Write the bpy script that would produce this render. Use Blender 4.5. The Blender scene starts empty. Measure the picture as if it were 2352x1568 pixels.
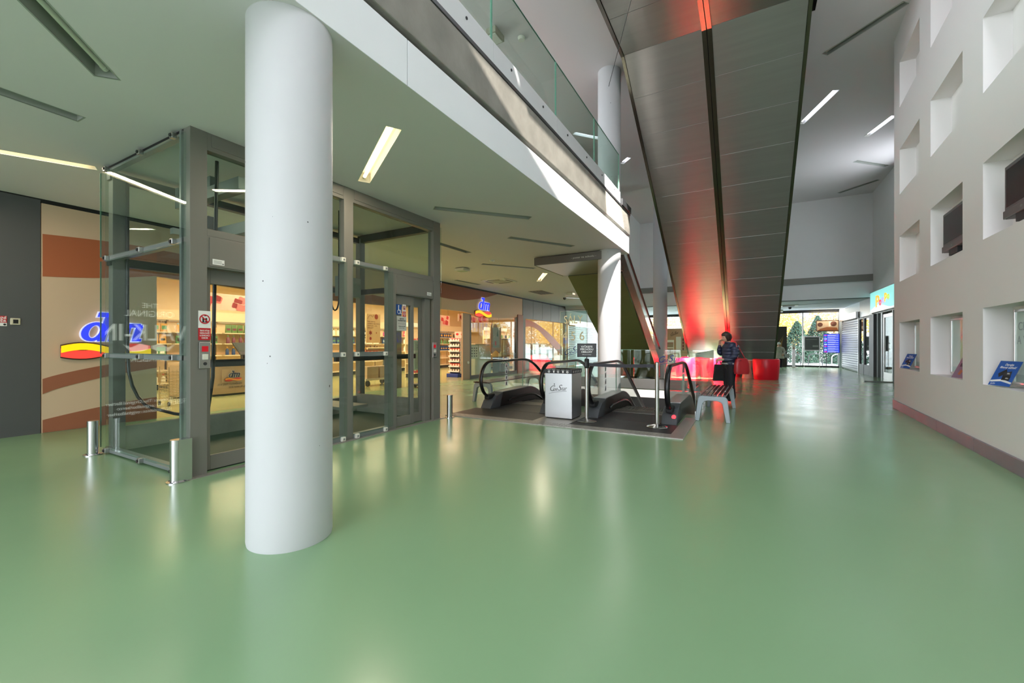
import bpy, bmesh, math, random
from mathutils import Vector, Matrix
random.seed(7)
C = bpy.context.scene.collection
SC = bpy.context.scene
TH = math.atan2(542, 970)

# ---------------------------------------------------------------- camera, sky, sun, exposure
cam_d = bpy.data.cameras.new('camera'); cam = bpy.data.objects.new('camera', cam_d); C.objects.link(cam)
cam.location = (0, 0, 1.3); cam.rotation_euler = (math.pi/2, 0, TH)
cam_d.sensor_width = 36; cam_d.lens = 970/2352*36; cam_d.shift_y = 6/2352
cam_d.clip_start = .05; cam_d.clip_end = 300
SC.camera = cam
SC.view_settings.view_transform = 'Standard'; SC.view_settings.look = 'None'
SC.view_settings.gamma = 1; SC.view_settings.use_curve_mapping = False
SC.view_settings.exposure = 1.38
SC.cycles.use_denoising = True
SC.cycles.max_bounces = 10; SC.cycles.diffuse_bounces = 6; SC.cycles.glossy_bounces = 5
SC.cycles.transmission_bounces = 8; SC.cycles.transparent_max_bounces = 40
SC.cycles.caustics_reflective = False; SC.cycles.caustics_refractive = False
SC.cycles.sample_clamp_indirect = 6

W = bpy.data.worlds.new('sky'); SC.world = W; W.use_nodes = True
bg = W.node_tree.nodes['Background']
bg.inputs[0].default_value = (.88, .93, 1.0, 1); bg.inputs[1].default_value = 2.6

def light(name, kind, loc, energy, color=(1, 1, 1), rot=(0, 0, 0), **k):
    d = bpy.data.lights.new(name, kind); d.energy = energy; d.color = color
    for a, v in k.items(): setattr(d, a, v)
    o = bpy.data.objects.new(name, d); C.objects.link(o); o.location = loc; o.rotation_euler = rot
    return o
def aim(o, target):
    o.rotation_euler = (Vector(target)-o.location).to_track_quat('-Z', 'Y').to_euler()
# low sun let in through an added roof opening on the right
sun = light('sun', 'SUN', (8, -6, 12), 3.2, (1, .95, .86), angle=.012)
aim(sun, Vector((8, -6, 12))+Vector((-4, 3, -3.6)))
# daylight openings (portals guide the sky through the glass fronts and the added gallery, side and roof openings)
for nm, loc, rot, sx, sy in (('daylight_rear', (-3.3, -4.5, 3.7), (math.pi/2, 0, 0), 11.4, 7.3), ('daylight_far', (-2.2, 29.4, 1.6), (-math.pi/2, 0, 0), 13.4, 3.1),
                             ('added_daylight_gallery', (-9.3, 3.4, 6.05), (0, -math.pi/2, 0), 2.5, 14.6), ('added_daylight_side', (4.85, 17.8, 5.6), (0, math.pi/2, 0), 3.4, 2.0), ('added_daylight_roof', (.9, 1.0, 7.9), (0, 0, 0), 3.2, 12)):
    o = light(nm, 'AREA', loc, 1, (1, 1, 1), rot, shape='RECTANGLE', size=sx, size_y=sy); o.data.cycles.is_portal = True
# shop lamps (warm)
for y in (3.5, 7.5, 11.5, 15.5):
    light('shop_ceiling_lamp', 'AREA', (-12, y, 3.12), 105, (1, .72, .48), shape='RECTANGLE', size=4.6, size_y=3.0)
light('shop_window_lamp', 'AREA', (-11, 19.8, 3.1), 60, (1, .75, .52), shape='RECTANGLE', size=3, size_y=3.5)
o = light('spot_over_seats', 'SPOT', (-.9, 12.8, 7.2), 0, (1, .93, .85), spot_size=.55, spot_blend=.4, shadow_soft_size=.15)
def spot(name, loc, tgt, e, col=(1, .95, .88), size=.5, blend=.3, soft=.05):
    o = light(name, 'SPOT', loc, e, col, spot_size=size, spot_blend=blend, shadow_soft_size=soft); aim(o, tgt); return o
bpy.data.objects.remove(o)
spot('added_spot_red_seats', (-1.3, 14.4, 3.2), (-1.65, 18.3, .45), 9000, size=.50)  # added spots, imitating sunlight on the red seats and two columns
spot('added_spot_round_column', (-1.3, 7.3, 7.1), (-2.55, 9.45, 3.1), 2600, size=.46, blend=.08)
spot('added_spot_far_column', (-1.6, 13.0, 7.1), (-2.95, 17.0, .35), 5000, size=.17, blend=.15)

# ---------------------------------------------------------------- helpers
ORI = {}
def lin(c):
    return tuple((x/255/12.92 if x/255 <= .04045 else ((x/255+.055)/1.055)**2.4) for x in c[:3])+(1,)
def MAT(name, col, rough=.5, metal=0, emit=0, ecol=None, var=0, vscale=3, bump=0, bscale=60, coat=0, aniso=0, tan=None, spec=.5, stretch=None):
    m = bpy.data.materials.new(name); m.use_nodes = True
    nt = m.node_tree; b = nt.nodes['Principled BSDF']
    b.inputs['Base Color'].default_value = lin(col); b.inputs['Roughness'].default_value = rough
    b.inputs['Metallic'].default_value = metal; b.inputs['Specular IOR Level'].default_value = spec
    if coat: b.inputs['Coat Weight'].default_value = coat; b.inputs['Coat Roughness'].default_value = .06
    if emit:
        b.inputs['Emission Color'].default_value = lin(ecol or col); b.inputs['Emission Strength'].default_value = emit
    if aniso:
        b.inputs['Anisotropic'].default_value = aniso
        if tan:
            cx = nt.nodes.new('ShaderNodeCombineXYZ')
            for i in range(3): cx.inputs[i].default_value = tan[i]
            nt.links.new(cx.outputs[0], b.inputs['Tangent'])
    def coords(scale):
        g = nt.nodes.new('ShaderNodeNewGeometry'); mp = nt.nodes.new('ShaderNodeMapping')
        nt.links.new(g.outputs['Position'], mp.inputs[0])
        if stretch: mp.inputs['Scale'].default_value = stretch
        n = nt.nodes.new('ShaderNodeTexNoise'); n.inputs['Scale'].default_value = scale; n.inputs['Detail'].default_value = 5
        nt.links.new(mp.outputs[0], n.inputs['Vector']); return n
    if var:
        n = coords(vscale); mx = nt.nodes.new('ShaderNodeMix'); mx.data_type = 'RGBA'
        c = lin(col); mx.inputs[6].default_value = tuple(x*(1-var) for x in c[:3])+(1,)
        mx.inputs[7].default_value = tuple(min(1, x*(1+var)) for x in c[:3])+(1,)
        nt.links.new(n.outputs[0], mx.inputs[0]); nt.links.new(mx.outputs[2], b.inputs['Base Color'])
    if bump:
        n = coords(bscale); bp = nt.nodes.new('ShaderNodeBump'); bp.inputs['Strength'].default_value = bump; bp.inputs['Distance'].default_value = .01
        nt.links.new(n.outputs[0], bp.inputs['Height']); nt.links.new(bp.outputs[0], b.inputs['Normal'])
    return m
def GLASS(name, tint=(.92, .97, .95), refl=.9, base=.045):
    m = bpy.data.materials.new(name); m.use_nodes = True; nt = m.node_tree; nt.nodes.clear()
    out = nt.nodes.new('ShaderNodeOutputMaterial'); mix = nt.nodes.new('ShaderNodeMixShader')
    tr = nt.nodes.new('ShaderNodeBsdfTransparent'); tr.inputs[0].default_value = (*tint, 1)
    gl = nt.nodes.new('ShaderNodeBsdfGlossy'); gl.inputs['Roughness'].default_value = .01; gl.inputs[0].default_value = (.95, 1, .98, 1)
    lw = nt.nodes.new('ShaderNodeLayerWeight'); lw.inputs[0].default_value = .5
    pw = nt.nodes.new('ShaderNodeMath'); pw.operation = 'POWER'; pw.inputs[1].default_value = 5
    ma = nt.nodes.new('ShaderNodeMath'); ma.operation = 'MULTIPLY_ADD'; ma.inputs[1].default_value = refl; ma.inputs[2].default_value = base
    nt.links.new(lw.outputs['Facing'], pw.inputs[0]); nt.links.new(pw.outputs[0], ma.inputs[0]); nt.links.new(ma.outputs[0], mix.inputs[0])
    nt.links.new(tr.outputs[0], mix.inputs[1]); nt.links.new(gl.outputs[0], mix.inputs[2]); nt.links.new(mix.outputs[0], out.inputs[0])
    return m

class MB:
    def __init__(s): s.v = []; s.f = []; s.mi = []
    def add(s, vs, fs, m=0):
        o = len(s.v); s.v += [Vector(p) for p in vs]; s.f += [tuple(i+o for i in f) for f in fs]; s.mi += [m]*len(fs); return s
    def box(s, x0, y0, z0, x1, y1, z1, m=0):
        x0, x1 = min(x0, x1), max(x0, x1); y0, y1 = min(y0, y1), max(y0, y1); z0, z1 = min(z0, z1), max(z0, z1)
        return s.add([(x0,y0,z0),(x1,y0,z0),(x1,y1,z0),(x0,y1,z0),(x0,y0,z1),(x1,y0,z1),(x1,y1,z1),(x0,y1,z1)],
                     [(0,3,2,1),(4,5,6,7),(0,1,5,4),(1,2,6,5),(2,3,7,6),(3,0,4,7)], m)
    def prism(s, pts, ext, m=0):
        n = len(pts); e = Vector(ext); P = [Vector(p) for p in pts]
        nrm = Vector((0,0,0))
        for i in range(n): nrm += P[i].cross(P[(i+1) % n])
        if nrm.dot(e) > 0: P.reverse()
        return s.add(P+[p+e for p in P], [tuple(range(n)), tuple(range(2*n-1, n-1, -1))]+[(i, i+n, (i+1) % n+n, (i+1) % n) for i in range(n)], m)
    def tube(s, pts, r, n=8, m=0, closed=False, ry=None):
        P = [Vector(p) for p in pts]; k = len(P); rings = []; up = None
        for i, p in enumerate(P):
            a = P[i-1] if (i or closed) else P[0]; b = P[(i+1) % k] if (i < k-1 or closed) else P[-1]
            t = (b-a).normalized()
            if up is None: up = Vector((0,0,1)) if abs(t.z) < .95 else Vector((1,0,0))
            sd = t.cross(up).normalized(); up = sd.cross(t).normalized()
            rr = r[i] if isinstance(r, (list, tuple)) else r; r2 = ry if ry else rr
            rings.append([p+sd*math.cos(2*math.pi*j/n)*rr+up*math.sin(2*math.pi*j/n)*r2 for j in range(n)])
        vs = [q for R in rings for q in R]; fs = []
        for i in range(k if closed else k-1):
            i2 = (i+1) % k
            for j in range(n): fs.append((i*n+j, i*n+(j+1) % n, i2*n+(j+1) % n, i2*n+j))
        if not closed: fs += [tuple(range(n-1, -1, -1)), tuple((k-1)*n+j for j in range(n))]
        return s.add(vs, fs, m)
    def cyl(s, p0, p1, r, n=20, m=0): return s.tube([p0, p1], r, n, m)
    def lathe(s, prof, cx, cy, n=32, m=0, a0=0, a1=2*math.pi):
        full = abs(a1-a0-2*math.pi) < 1e-6; k = n if full else n+1; vs = []
        for r, z in prof: vs += [(cx+r*math.cos(a0+(a1-a0)*j/n), cy+r*math.sin(a0+(a1-a0)*j/n), z) for j in range(k)]
        fs = []
        for i in range(len(prof)-1):
            for j in range(n):
                j2 = (j+1) % k; fs.append((i*k+j, i*k+j2, (i+1)*k+j2, (i+1)*k+j))
        if full:
            if prof[0][0] > 1e-5: fs.append(tuple(range(k-1, -1, -1)))
            if prof[-1][0] > 1e-5: fs.append(tuple((len(prof)-1)*k+j for j in range(k)))
        return s.add(vs, fs, m)
    def xf(s, M):
        s.v = [M @ p for p in s.v]; return s
    def build(s, name, mats, parent=None, smooth=False, bevel=0, loc=None, seg=2):
        if not isinstance(mats, (list, tuple)): mats = [mats]
        if parent is not None: L = ORI[parent.name]
        else:
            if loc is None:
                xs = [p.x for p in s.v]; ys = [p.y for p in s.v]; zs = [p.z for p in s.v]
                loc = ((min(xs)+max(xs))/2, (min(ys)+max(ys))/2, min(zs))
            L = Vector(loc)
        me = bpy.data.meshes.new(name); me.from_pydata([p-L for p in s.v], [], s.f); me.validate(); me.update()
        for m in mats: me.materials.append(m)
        if len(mats) > 1:
            for p, i in zip(me.polygons, s.mi): p.material_index = i
        if smooth:
            for p in me.polygons: p.use_smooth = True
            me.set_sharp_from_angle(angle=math.radians(38))
        o = bpy.data.objects.new(name, me); C.objects.link(o)
        if parent is not None: o.parent = parent
        else: o.location = L
        ORI[o.name] = L
        if bevel:
            b = o.modifiers.new('bevel', 'BEVEL'); b.width = bevel; b.segments = seg; b.limit_method = 'ANGLE'; b.angle_limit = .6
        return o
def B(*a): return MB().box(*a)
def tag(o, label, cat, group=None):
    o['label'] = label; o['category'] = cat
    if group: o['group'] = group
    return o
def thing(name, label, cat, loc=(0,0,0), group=None):
    o = bpy.data.objects.new(name, None); C.objects.link(o); o.location = loc; o.empty_display_size = .1
    ORI[o.name] = Vector(loc); return tag(o, label, cat, group)
def struct(name, mb, mat, parent=None, **k):
    o = mb.build(name, mat, parent, **k); o['kind'] = 'structure'; return o
def copy_tree(o, parent=None):
    c = o.copy(); C.objects.link(c); ORI[c.name] = ORI.get(o.name, Vector((0,0,0)))
    if parent is not None: c.parent = parent
    for ch in list(o.children): copy_tree(ch, c)
    return c
def fill(outer, holes, fn):
    """flat sheet with holes; outer/holes 2D loops, fn maps 2D to 3D"""
    bm = bmesh.new(); es = []
    for loop in [outer]+list(holes):
        vs = [bm.verts.new((x, y, 0)) for x, y in loop]
        es += [bm.edges.new((vs[i], vs[(i+1) % len(vs)])) for i in range(len(vs))]
    bmesh.ops.triangle_fill(bm, use_beauty=True, edges=es)
    bm.verts.index_update(); mb = MB()
    mb.add([fn(v.co.x, v.co.y) for v in bm.verts], [tuple(v.index for v in f.verts) for f in bm.faces]); bm.free(); return mb
def text_mb(body, size, P, R, U, depth=.003, shear=0, offset=0, align='CENTER', width=None, sx=1, m=0, mb=None, spacing=1):
    cu = bpy.data.curves.new('t', 'FONT'); cu.body = body; cu.size = size; cu.shear = shear; cu.offset = offset
    cu.align_x = align; cu.resolution_u = 3; cu.space_character = spacing
    ob = bpy.data.objects.new('t', cu); C.objects.link(ob)
    dg = bpy.context.evaluated_depsgraph_get(); me = bpy.data.meshes.new_from_object(ob.evaluated_get(dg))
    P, R, U = Vector(P), Vector(R).normalized(), Vector(U).normalized(); N = R.cross(U)
    if width:
        xs = [v.co.x for v in me.vertices]; w = max(xs)-min(xs); sx = width/w if w else 1
    mb = mb or MB(); vs = [P+R*v.co.x*sx+U*v.co.y for v in me.vertices]; n = len(vs)
    fs = [tuple(p.vertices) for p in me.polygons]
    from collections import Counter
    ec = Counter(); d = {}
    for f in fs:
        for i in range(len(f)):
            a, b = f[i], f[(i+1) % len(f)]; ec[frozenset((a, b))] += 1; d[frozenset((a, b))] = (a, b)
    side = [(d[k][1], d[k][0], d[k][0]+n, d[k][1]+n) for k, c in ec.items() if c == 1]
    mb.add([v+N*depth for v in vs]+vs, fs+[tuple(reversed([i+n for i in f])) for f in fs]+[(b, a, d_, c) for a, b, c, d_ in side], m)
    bpy.data.objects.remove(ob); bpy.data.curves.remove(cu); bpy.data.meshes.remove(me)
    return mb
def star_pts(r, k=.42, n=5, a=math.pi/2):
    return [((r if i % 2 == 0 else r*k)*math.cos(a+i*math.pi/n), (r if i % 2 == 0 else r*k)*math.sin(a+i*math.pi/n)) for i in range(2*n)]
def flat(pts, P, R, U, depth=.003, m=0, mb=None):
    P, R, U = Vector(P), Vector(R).normalized(), Vector(U).normalized(); N = R.cross(U)
    mb = mb or MB(); mb.prism([P+R*x+U*y for x, y in pts], N*depth, m); return mb
X_, Y_, Z_ = Vector((1,0,0)), Vector((0,1,0)), Vector((0,0,1))
def cinestar(P, R, U, w, m=(0, 1), depth=.003, mb=None):
    """script style wordmark with star and underline, material slots m"""
    P, R, U = Vector(P), Vector(R).normalized(), Vector(U).normalized(); mb = mb or MB()
    U2 = (U+R*0).normalized(); R2 = (R+U*.10).normalized()
    h = w*.30
    text_mb('C', h*1.35, P-R2*w*.50, R2, U2, depth, shear=.3, align='LEFT', m=m[0], mb=mb)
    text_mb('ine', h*.95, P-R2*w*.31, R2, U2, depth, shear=.35, align='LEFT', width=w*.27, m=m[0], mb=mb)
    text_mb('S', h*1.4, P-R2*w*.03, R2, U2, depth, shear=.3, align='LEFT', m=m[0], mb=mb)
    text_mb('tar', h*.95, P+R2*w*.17, R2, U2, depth, shear=.35, align='LEFT', width=w*.28, m=m[0], mb=mb)
    flat([(-.52*w, -.13*w), (-.2*w, -.075*w), (.15*w, -.06*w), (.46*w, -.06*w), (.46*w, -.04*w), (.15*w, -.042*w), (-.2*w, -.055*w), (-.52*w, -.115*w)], P, R2, U2, depth, m[0], mb)
    s = P-R2*w*.21+U2*h*1.15
    flat(star_pts(w*.05), s, R2, U2, depth, m[1], mb)
    return mb

# ---------------------------------------------------------------- materials
def floor_mat():
    m = MAT('green_resin', (129, 163, 124), .16, var=.07, vscale=.6, spec=.7)
    nt = m.node_tree; b = nt.nodes['Principled BSDF']
    g = nt.nodes.new('ShaderNodeNewGeometry'); n = nt.nodes.new('ShaderNodeTexNoise'); n.inputs['Scale'].default_value = 38; n.inputs['Detail'].default_value = 3
    nt.links.new(g.outputs['Position'], n.inputs['Vector'])
    bp = nt.nodes.new('ShaderNodeBump'); bp.inputs['Strength'].default_value = .035; bp.inputs['Distance'].default_value = .01
    nt.links.new(n.outputs[0], bp.inputs['Height']); nt.links.new(bp.outputs[0], b.inputs['Normal'])
    n2 = nt.nodes.new('ShaderNodeTexNoise'); n2.inputs['Scale'].default_value = 1.3; n2.inputs['Detail'].default_value = 6
    nt.links.new(g.outputs['Position'], n2.inputs['Vector'])
    mr = nt.nodes.new('ShaderNodeMapRange'); mr.inputs[3].default_value = .14; mr.inputs[4].default_value = .32
    nt.links.new(n2.outputs[0], mr.inputs[0]); nt.links.new(mr.outputs[0], b.inputs['Roughness'])
    return m
def column_mat():
    m = MAT('column_concrete', (200, 200, 203), .6, var=.03, vscale=2)
    nt = m.node_tree; b = nt.nodes['Principled BSDF']; g = nt.nodes.new('ShaderNodeNewGeometry')
    v = nt.nodes.new('ShaderNodeTexVoronoi'); v.inputs['Scale'].default_value = 9
    nt.links.new(g.outputs['Position'], v.inputs['Vector'])
    n = nt.nodes.new('ShaderNodeTexNoise'); n.inputs['Scale'].default_value = 7; nt.links.new(g.outputs['Position'], n.inputs['Vector'])
    th = nt.nodes.new('ShaderNodeMapRange'); th.inputs[1].default_value = .5; th.inputs[2].default_value = .8; th.inputs[3].default_value = 0; th.inputs[4].default_value = .12
    nt.links.new(n.outputs[0], th.inputs[0])
    lt = nt.nodes.new('ShaderNodeMath'); lt.operation = 'LESS_THAN'; nt.links.new(v.outputs['Distance'], lt.inputs[0]); nt.links.new(th.outputs[0], lt.inputs[1])
    mx = nt.nodes.new('ShaderNodeMix'); mx.data_type = 'RGBA'
    src = b.inputs['Base Color'].links[0].from_socket
    nt.links.new(lt.outputs[0], mx.inputs[0]); nt.links.new(src, mx.inputs[6]); mx.inputs[7].default_value = lin((90, 90, 92)); nt.links.new(mx.outputs[2], b.inputs['Base Color'])
    wv = nt.nodes.new('ShaderNodeTexWave'); wv.bands_direction = 'Z'; wv.inputs['Scale'].default_value = 2.2; wv.inputs['Distortion'].default_value = 1.5; nt.links.new(g.outputs['Position'], wv.inputs['Vector'])
    bp = nt.nodes.new('ShaderNodeBump'); bp.inputs['Strength'].default_value = .06; nt.links.new(wv.outputs[0], bp.inputs['Height']); nt.links.new(bp.outputs[0], b.inputs['Normal'])
    return m
M_FLOOR = floor_mat(); M_COL = column_mat()
M_WHITE = MAT('white_plaster', (238, 233, 233), .75, var=.02, vscale=.8)
M_CEIL = MAT('ceiling_plaster', (228, 221, 225), .8, var=.015, vscale=.5)
M_NICHE = MAT('niche_plaster', (224, 228, 230), .75)
M_FARW = MAT('far_wall_plaster', (226, 225, 226), .8, var=.02)
M_FASC = MAT('white_fascia', (232, 234, 236), .6, var=.02)
M_ANTH = MAT('anthracite_panel', (84, 85, 87), .5, var=.04)
M_FRAME = MAT('lift_grey_metal', (122, 120, 114), .42, var=.04, spec=.4)
M_FRAME2 = MAT('lift_light_metal', (134, 140, 140), .35, .3)
M_DARK = MAT('dark_metal', (46, 47, 49), .45)
M_BLACK = MAT('black_rubber', (18, 18, 20), .32, spec=.5)
M_BLK2 = MAT('matt_black', (22, 22, 23), .7)
M_CONC = MAT('raw_concrete', (140, 136, 128), .8, var=.38, vscale=3.2, bump=.55, bscale=16)
M_STEEL = MAT('brushed_steel', (190, 189, 186), .28, 1, var=.05, vscale=9, stretch=(1, 1, 14))
M_STEELH = MAT('polished_steel', (205, 205, 205), .16, 1)
M_SOFF = MAT('escalator_steel', (158, 153, 150), .36, 1, aniso=.97, tan=(0, .866, -.5), var=.10, vscale=2.2, stretch=(.35, 5, 5))
M_SOFFT = MAT('escalator_trim_steel', (128, 120, 110), .25, 1)
M_OLIVE = MAT('olive_steel', (134, 128, 86), .42, .3, aniso=.6, tan=(0, .866, -.5), var=.08, vscale=3)
M_TREAD = MAT('floor_plate_rubber', (52, 51, 52), .45, .3, var=.12, vscale=6, bump=.2, bscale=90, stretch=(.3, 6, 1))
M_CHECK = MAT('checker_plate', (168, 165, 158), .36, .55, bump=.8, bscale=55)
M_GL = GLASS('clear_glass', (.955, .985, .97)); M_GLG = GLASS('green_glass', (.86, .945, .90), .9, .05)
M_GLL = GLASS('lift_glass', (.90, .955, .935), .9, .032); M_GLEDGE = MAT('glass_edge', (120, 170, 150), .2)
M_GLE = GLASS('escalator_glass', (.95, .985, .965), .9, .05)
M_CREAM = MAT('cream_panel', (214, 186, 158), .55); M_ORNG = MAT('terracotta_panel', (176, 98, 62), .55); M_BRN = MAT('brown_band_panel', (160, 98, 72), .55)
M_BLUEL = MAT('blue_lit_letter', (44, 58, 220), .4, emit=.38, ecol=(50, 66, 240)); M_WHL = MAT('white_lit_edge', (236, 236, 255), .4, emit=.14)
M_YELL = MAT('yellow_lit_ribbon', (252, 214, 20), .4, emit=.32, ecol=(255, 205, 10)); M_REDL = MAT('red_lit_ribbon', (226, 60, 56), .4, emit=.3, ecol=(232, 72, 60))
M_TUBE = MAT('lamp_tube', (255, 255, 255), .4, emit=1.9, ecol=(255, 226, 170)); M_TUBEC = MAT('cool_lamp_tube', (255, 255, 255), .4, emit=1.8, ecol=(226, 228, 255))
M_TUBEW = MAT('warm_lamp_tube', (255, 250, 235), .4, emit=1.6, ecol=(255, 222, 160)); M_HOUS = MAT('lamp_housing', (226, 226, 220), .5); M_HOUSD = MAT('unlit_lamp_housing', (170, 172, 168), .6)
M_PLAST = MAT('white_plastic', (226, 224, 214), .4); M_PAPER = MAT('white_paper', (238, 236, 230), .7); M_INK = MAT('black_ink', (28, 28, 30), .7)
M_REDP = MAT('red_print', (196, 30, 42), .5); M_BLUEP = MAT('blue_print', (24, 88, 176), .5); M_WHP = MAT('white_print', (240, 240, 240), .5)
M_GOLD = MAT('gold_print', (255, 249, 218), .5); M_CBLUE = MAT('cinema_blue_print', (44, 66, 170), .5); M_GREYP = MAT('grey_print', (120, 122, 124), .5)
M_REDS = MAT('red_seat_plastic', (226, 18, 46), .35, spec=.5); M_SLAT = MAT('dark_red_slat', (74, 26, 26), .22, coat=.4); M_CAST = MAT('grey_cast_frame', (158, 168, 174), .45, .2)
M_GRN = MAT('shop_floor', (170, 150, 110), .3); M_SHELF = MAT('shop_shelf', (222, 206, 178), .5); M_SHBK = MAT('shop_back', (232, 208, 172), .6)
M_WALLW = MAT('shop_wall', (236, 214, 182), .7); M_WOOD = MAT('light_wood', (170, 112, 66), .5, var=.15, vscale=8, stretch=(1, 1, .2))
PALP = [MAT('product_%d' % i, c, .4) for i, c in enumerate([(206, 60, 50), (236, 230, 216), (90, 120, 60), (40, 70, 120), (214, 160, 70), (120, 60, 80), (230, 190, 180), (70, 60, 56), (180, 196, 200), (240, 240, 236), (96, 146, 96), (200, 90, 110)])]
# ---------------------------------------------------------------- setting: floors, ceilings, walls
PIT = (-4.86, 8.45, -.84, 12.40)
def rect(x0, y0, x1, y1): return [(x0, y0), (x1, y0), (x1, y1), (x0, y1)]
LPIT = (-6.62, 2.2, -4.86, 5.72)
mb = fill(rect(-9.02, -4.6, 4.6, 29.2), [rect(*PIT)], lambda x, y: (x, y, 0))
struct('floor', mb, M_FLOOR, loc=(0, 0, 0))
struct('floor_shop', B(-18, 0, -.2, -9.02, 24, 0), MAT('shop_resin', (170, 172, 124), .16, var=.05), loc=(-13, 10, 0))
struct('floor_upper_gallery', B(-9, -4.6, 3.56, -2.62, 10.0, 4.3), M_CONC)
# basement shaft round the two down escalators
mb = MB(); x0, y0, x1, y1 = PIT
mb.box(x0-.2, y0, -4, x0, y1, -.002).box(x1, y0, -4, x1+.2, y1, -.002).box(x0-.2, y1, -4, x1+.2, y1+.25, -.002).box(x0, y0-.2, -4, x1, y0, -.05).box(x0, y0, -4.2, x1, y1, -4)
struct('wall_basement', mb, M_WHITE)
struct('shaft_dark_band', B(x0, y1-.03, -.72, x1, y1-.002, -.22), M_BLK2)  # black band painted in for the dark of the shaft below the slab edge

slots = []   # recessed strip lights: (p, q, z, kind)
LOW = [((-3.2, .25), (-4.45, 1.36), 'off'), ((-5.42, -.1), (-5.49, 1.49), 'off'), ((-7.75, .15), (-6.86, 2.0), 'warm'), ((-3.03, 3.05), (-4.39, 3.88), 'white'),
       ((-4.26, 5.15), (-3.2, 6.34), 'off'), ((-4.14, 7.3), (-3.31, 8.62), 'off'), ((-5.68, 6.95), (-5.65, 8.06), 'off'), ((-6.14, 9.37), (-5.21, 10.63), 'off'),
       ((-6.18, 12.9), (-5.29, 11.5), 'white'), ((-8.45, 11.3), (-8.35, 12.6), 'off'), ((-7.32, 17.9), (-6.6, 18.8), 'off'), ((-6.1, 16.6), (-5.4, 17.5), 'white')]
HIGH = [((1.44, 11.16), (2.5, 10.18), 'off'), ((1.31, 14.37), (1.88, 12.86), 'cool'), ((3.09, 16.17), (3.47, 15.06), 'cool'), ((3.18, 18.18), (4.22, 19.2), 'off'),
        ((3.26, 21.67), (4.3, 20.66), 'off'), ((-4.47, 11.73), (-3.86, 12.46), 'cool'), ((-3.79, 14.52), (-3.45, 14.16), 'cool')]
FAR = [((2.1, 24.9), (3.4, 24.2), 'off'), ((1.9, 26.6), (3.3, 26.9), 'off'), ((3.05, 28.5), (4.4, 28.5), 'warm'), ((-3.6, 25.5), (-2.4, 26.4), 'off')]
def slot_rect(p, q, w=.15):
    p, q = Vector((*p, 0)), Vector((*q, 0)); d = (q-p).normalized(); n = Vector((-d.y, d.x, 0))*w/2
    return [tuple((a)[:2]) for a in (p+n, p-n, q-n, q+n)]
def ceil(name, outer, holes, z, mat, parent=None):
    mb = fill(outer, holes, lambda x, y: (x, y, z)); return struct(name, mb, mat, loc=(0, 0, z), parent=parent)
lowp = [(-9.0, -4.6), (-2.442, -4.6), (-2.442, 10.02), (-4.87, 10.02), (-4.87, 22.3), (-9.0, 22.3)]
ceil('ceiling', lowp, [slot_rect(a, b) for a, b, k in LOW], 3.418, M_CEIL)
SKY = [(1.14, .6), (2.28, 2.6), (2.28, 6.4), (1.14, 6.6)]  # added unseen roof opening, cut to shape the sun patch on the slab edge
hp = [(-9, -4.6), (4.6, -4.6), (4.6, 22.3), (-9, 22.3)]
ceil('ceiling_high', hp, [slot_rect(a, b) for a, b, k in HIGH]+[SKY, rect(-2.40, 2.0, 1.09, 9.6)], 7.5, M_CEIL)
ceil('ceiling_far', rect(-9, 22.3, 4.6, 29.2), [slot_rect(a, b) for a, b, k in FAR], 3.22, MAT('ceiling_grey', (190, 196, 200), .7))
mb = MB()
for i in range(4):
    (xa, ya), (xb, yb) = SKY[i], SKY[(i+1) % 4]; mb.prism([(xa, ya, 7.505), (xb, yb, 7.505), (xb, yb, 7.56), (xa, ya, 7.56)], ((-.03, 0, 0), (.03, 0, 0))[i == 1] if i in (1, 3) else ((0, -.03, 0) if i == 0 else (0, .03, 0)))
struct('trim_added_roof_opening', mb, M_CEIL)  # rim of the added roof opening
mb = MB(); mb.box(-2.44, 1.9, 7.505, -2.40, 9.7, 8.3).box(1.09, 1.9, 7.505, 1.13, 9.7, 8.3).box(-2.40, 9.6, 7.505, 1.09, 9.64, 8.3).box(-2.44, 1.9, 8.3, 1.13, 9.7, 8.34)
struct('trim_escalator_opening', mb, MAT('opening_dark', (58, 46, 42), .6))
# far wall with grey band, and side wall of the void
struct('wall_far', B(-4.87, 22.3, 3.22, 4.6, 22.6, 7.5), M_FARW)
struct('trim_1', B(-4.87, 22.24, 3.9, 4.46, 22.3, 4.17), MAT('grey_band', (128, 124, 118), .5))
struct('wall_void', B(-5.1, 12.2, 3.42, -4.87, 22.3, 7.5), M_FARW)
mb = MB(); mb.box(-9.2, -4.6, 3.56, -9.0, 22.3, 4.8).box(-9.2, -4.6, 7.3, -9.0, 22.3, 7.5).box(-9.2, 10.6, 4.8, -9.0, 22.3, 7.3).box(-9.2, -4.6, 4.8, -9.0, -3.9, 7.3)
struct('wall_gallery', mb, M_FARW)
wn = struct('added_window_5', MB().box(-9.15, -3.9, 4.8, -9.05, 10.6, 4.86), M_DARK)  # added unseen gallery windows that brighten the niche wall
B(-9.15, -3.9, 7.24, -9.05, 10.6, 7.3).build('frame', M_DARK, wn)
for k in range(9): B(-9.15, -3.9+k*1.805, 4.86, -9.05, -3.84+k*1.805, 7.24).build('mullion', M_DARK, wn)
for k in range(8): B(-9.11, -3.84+k*1.805, 4.86, -9.1, -2.095+k*1.805, 7.24).build('pane', M_GL, wn)
struct('wall_gallery_end', B(-9, 12.2, 3.56, -5.1, 12.4, 7.5), M_FARW)
mb = MB(); mb.box(4.46, 11.4, 3.38, 4.7, 16.75, 7.5).box(4.46, 18.85, 3.38, 4.7, 29.2, 7.5).box(4.46, 16.75, 3.38, 4.7, 18.85, 3.9).box(4.46, 16.75, 7.3, 4.7, 18.85, 7.5)
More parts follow.
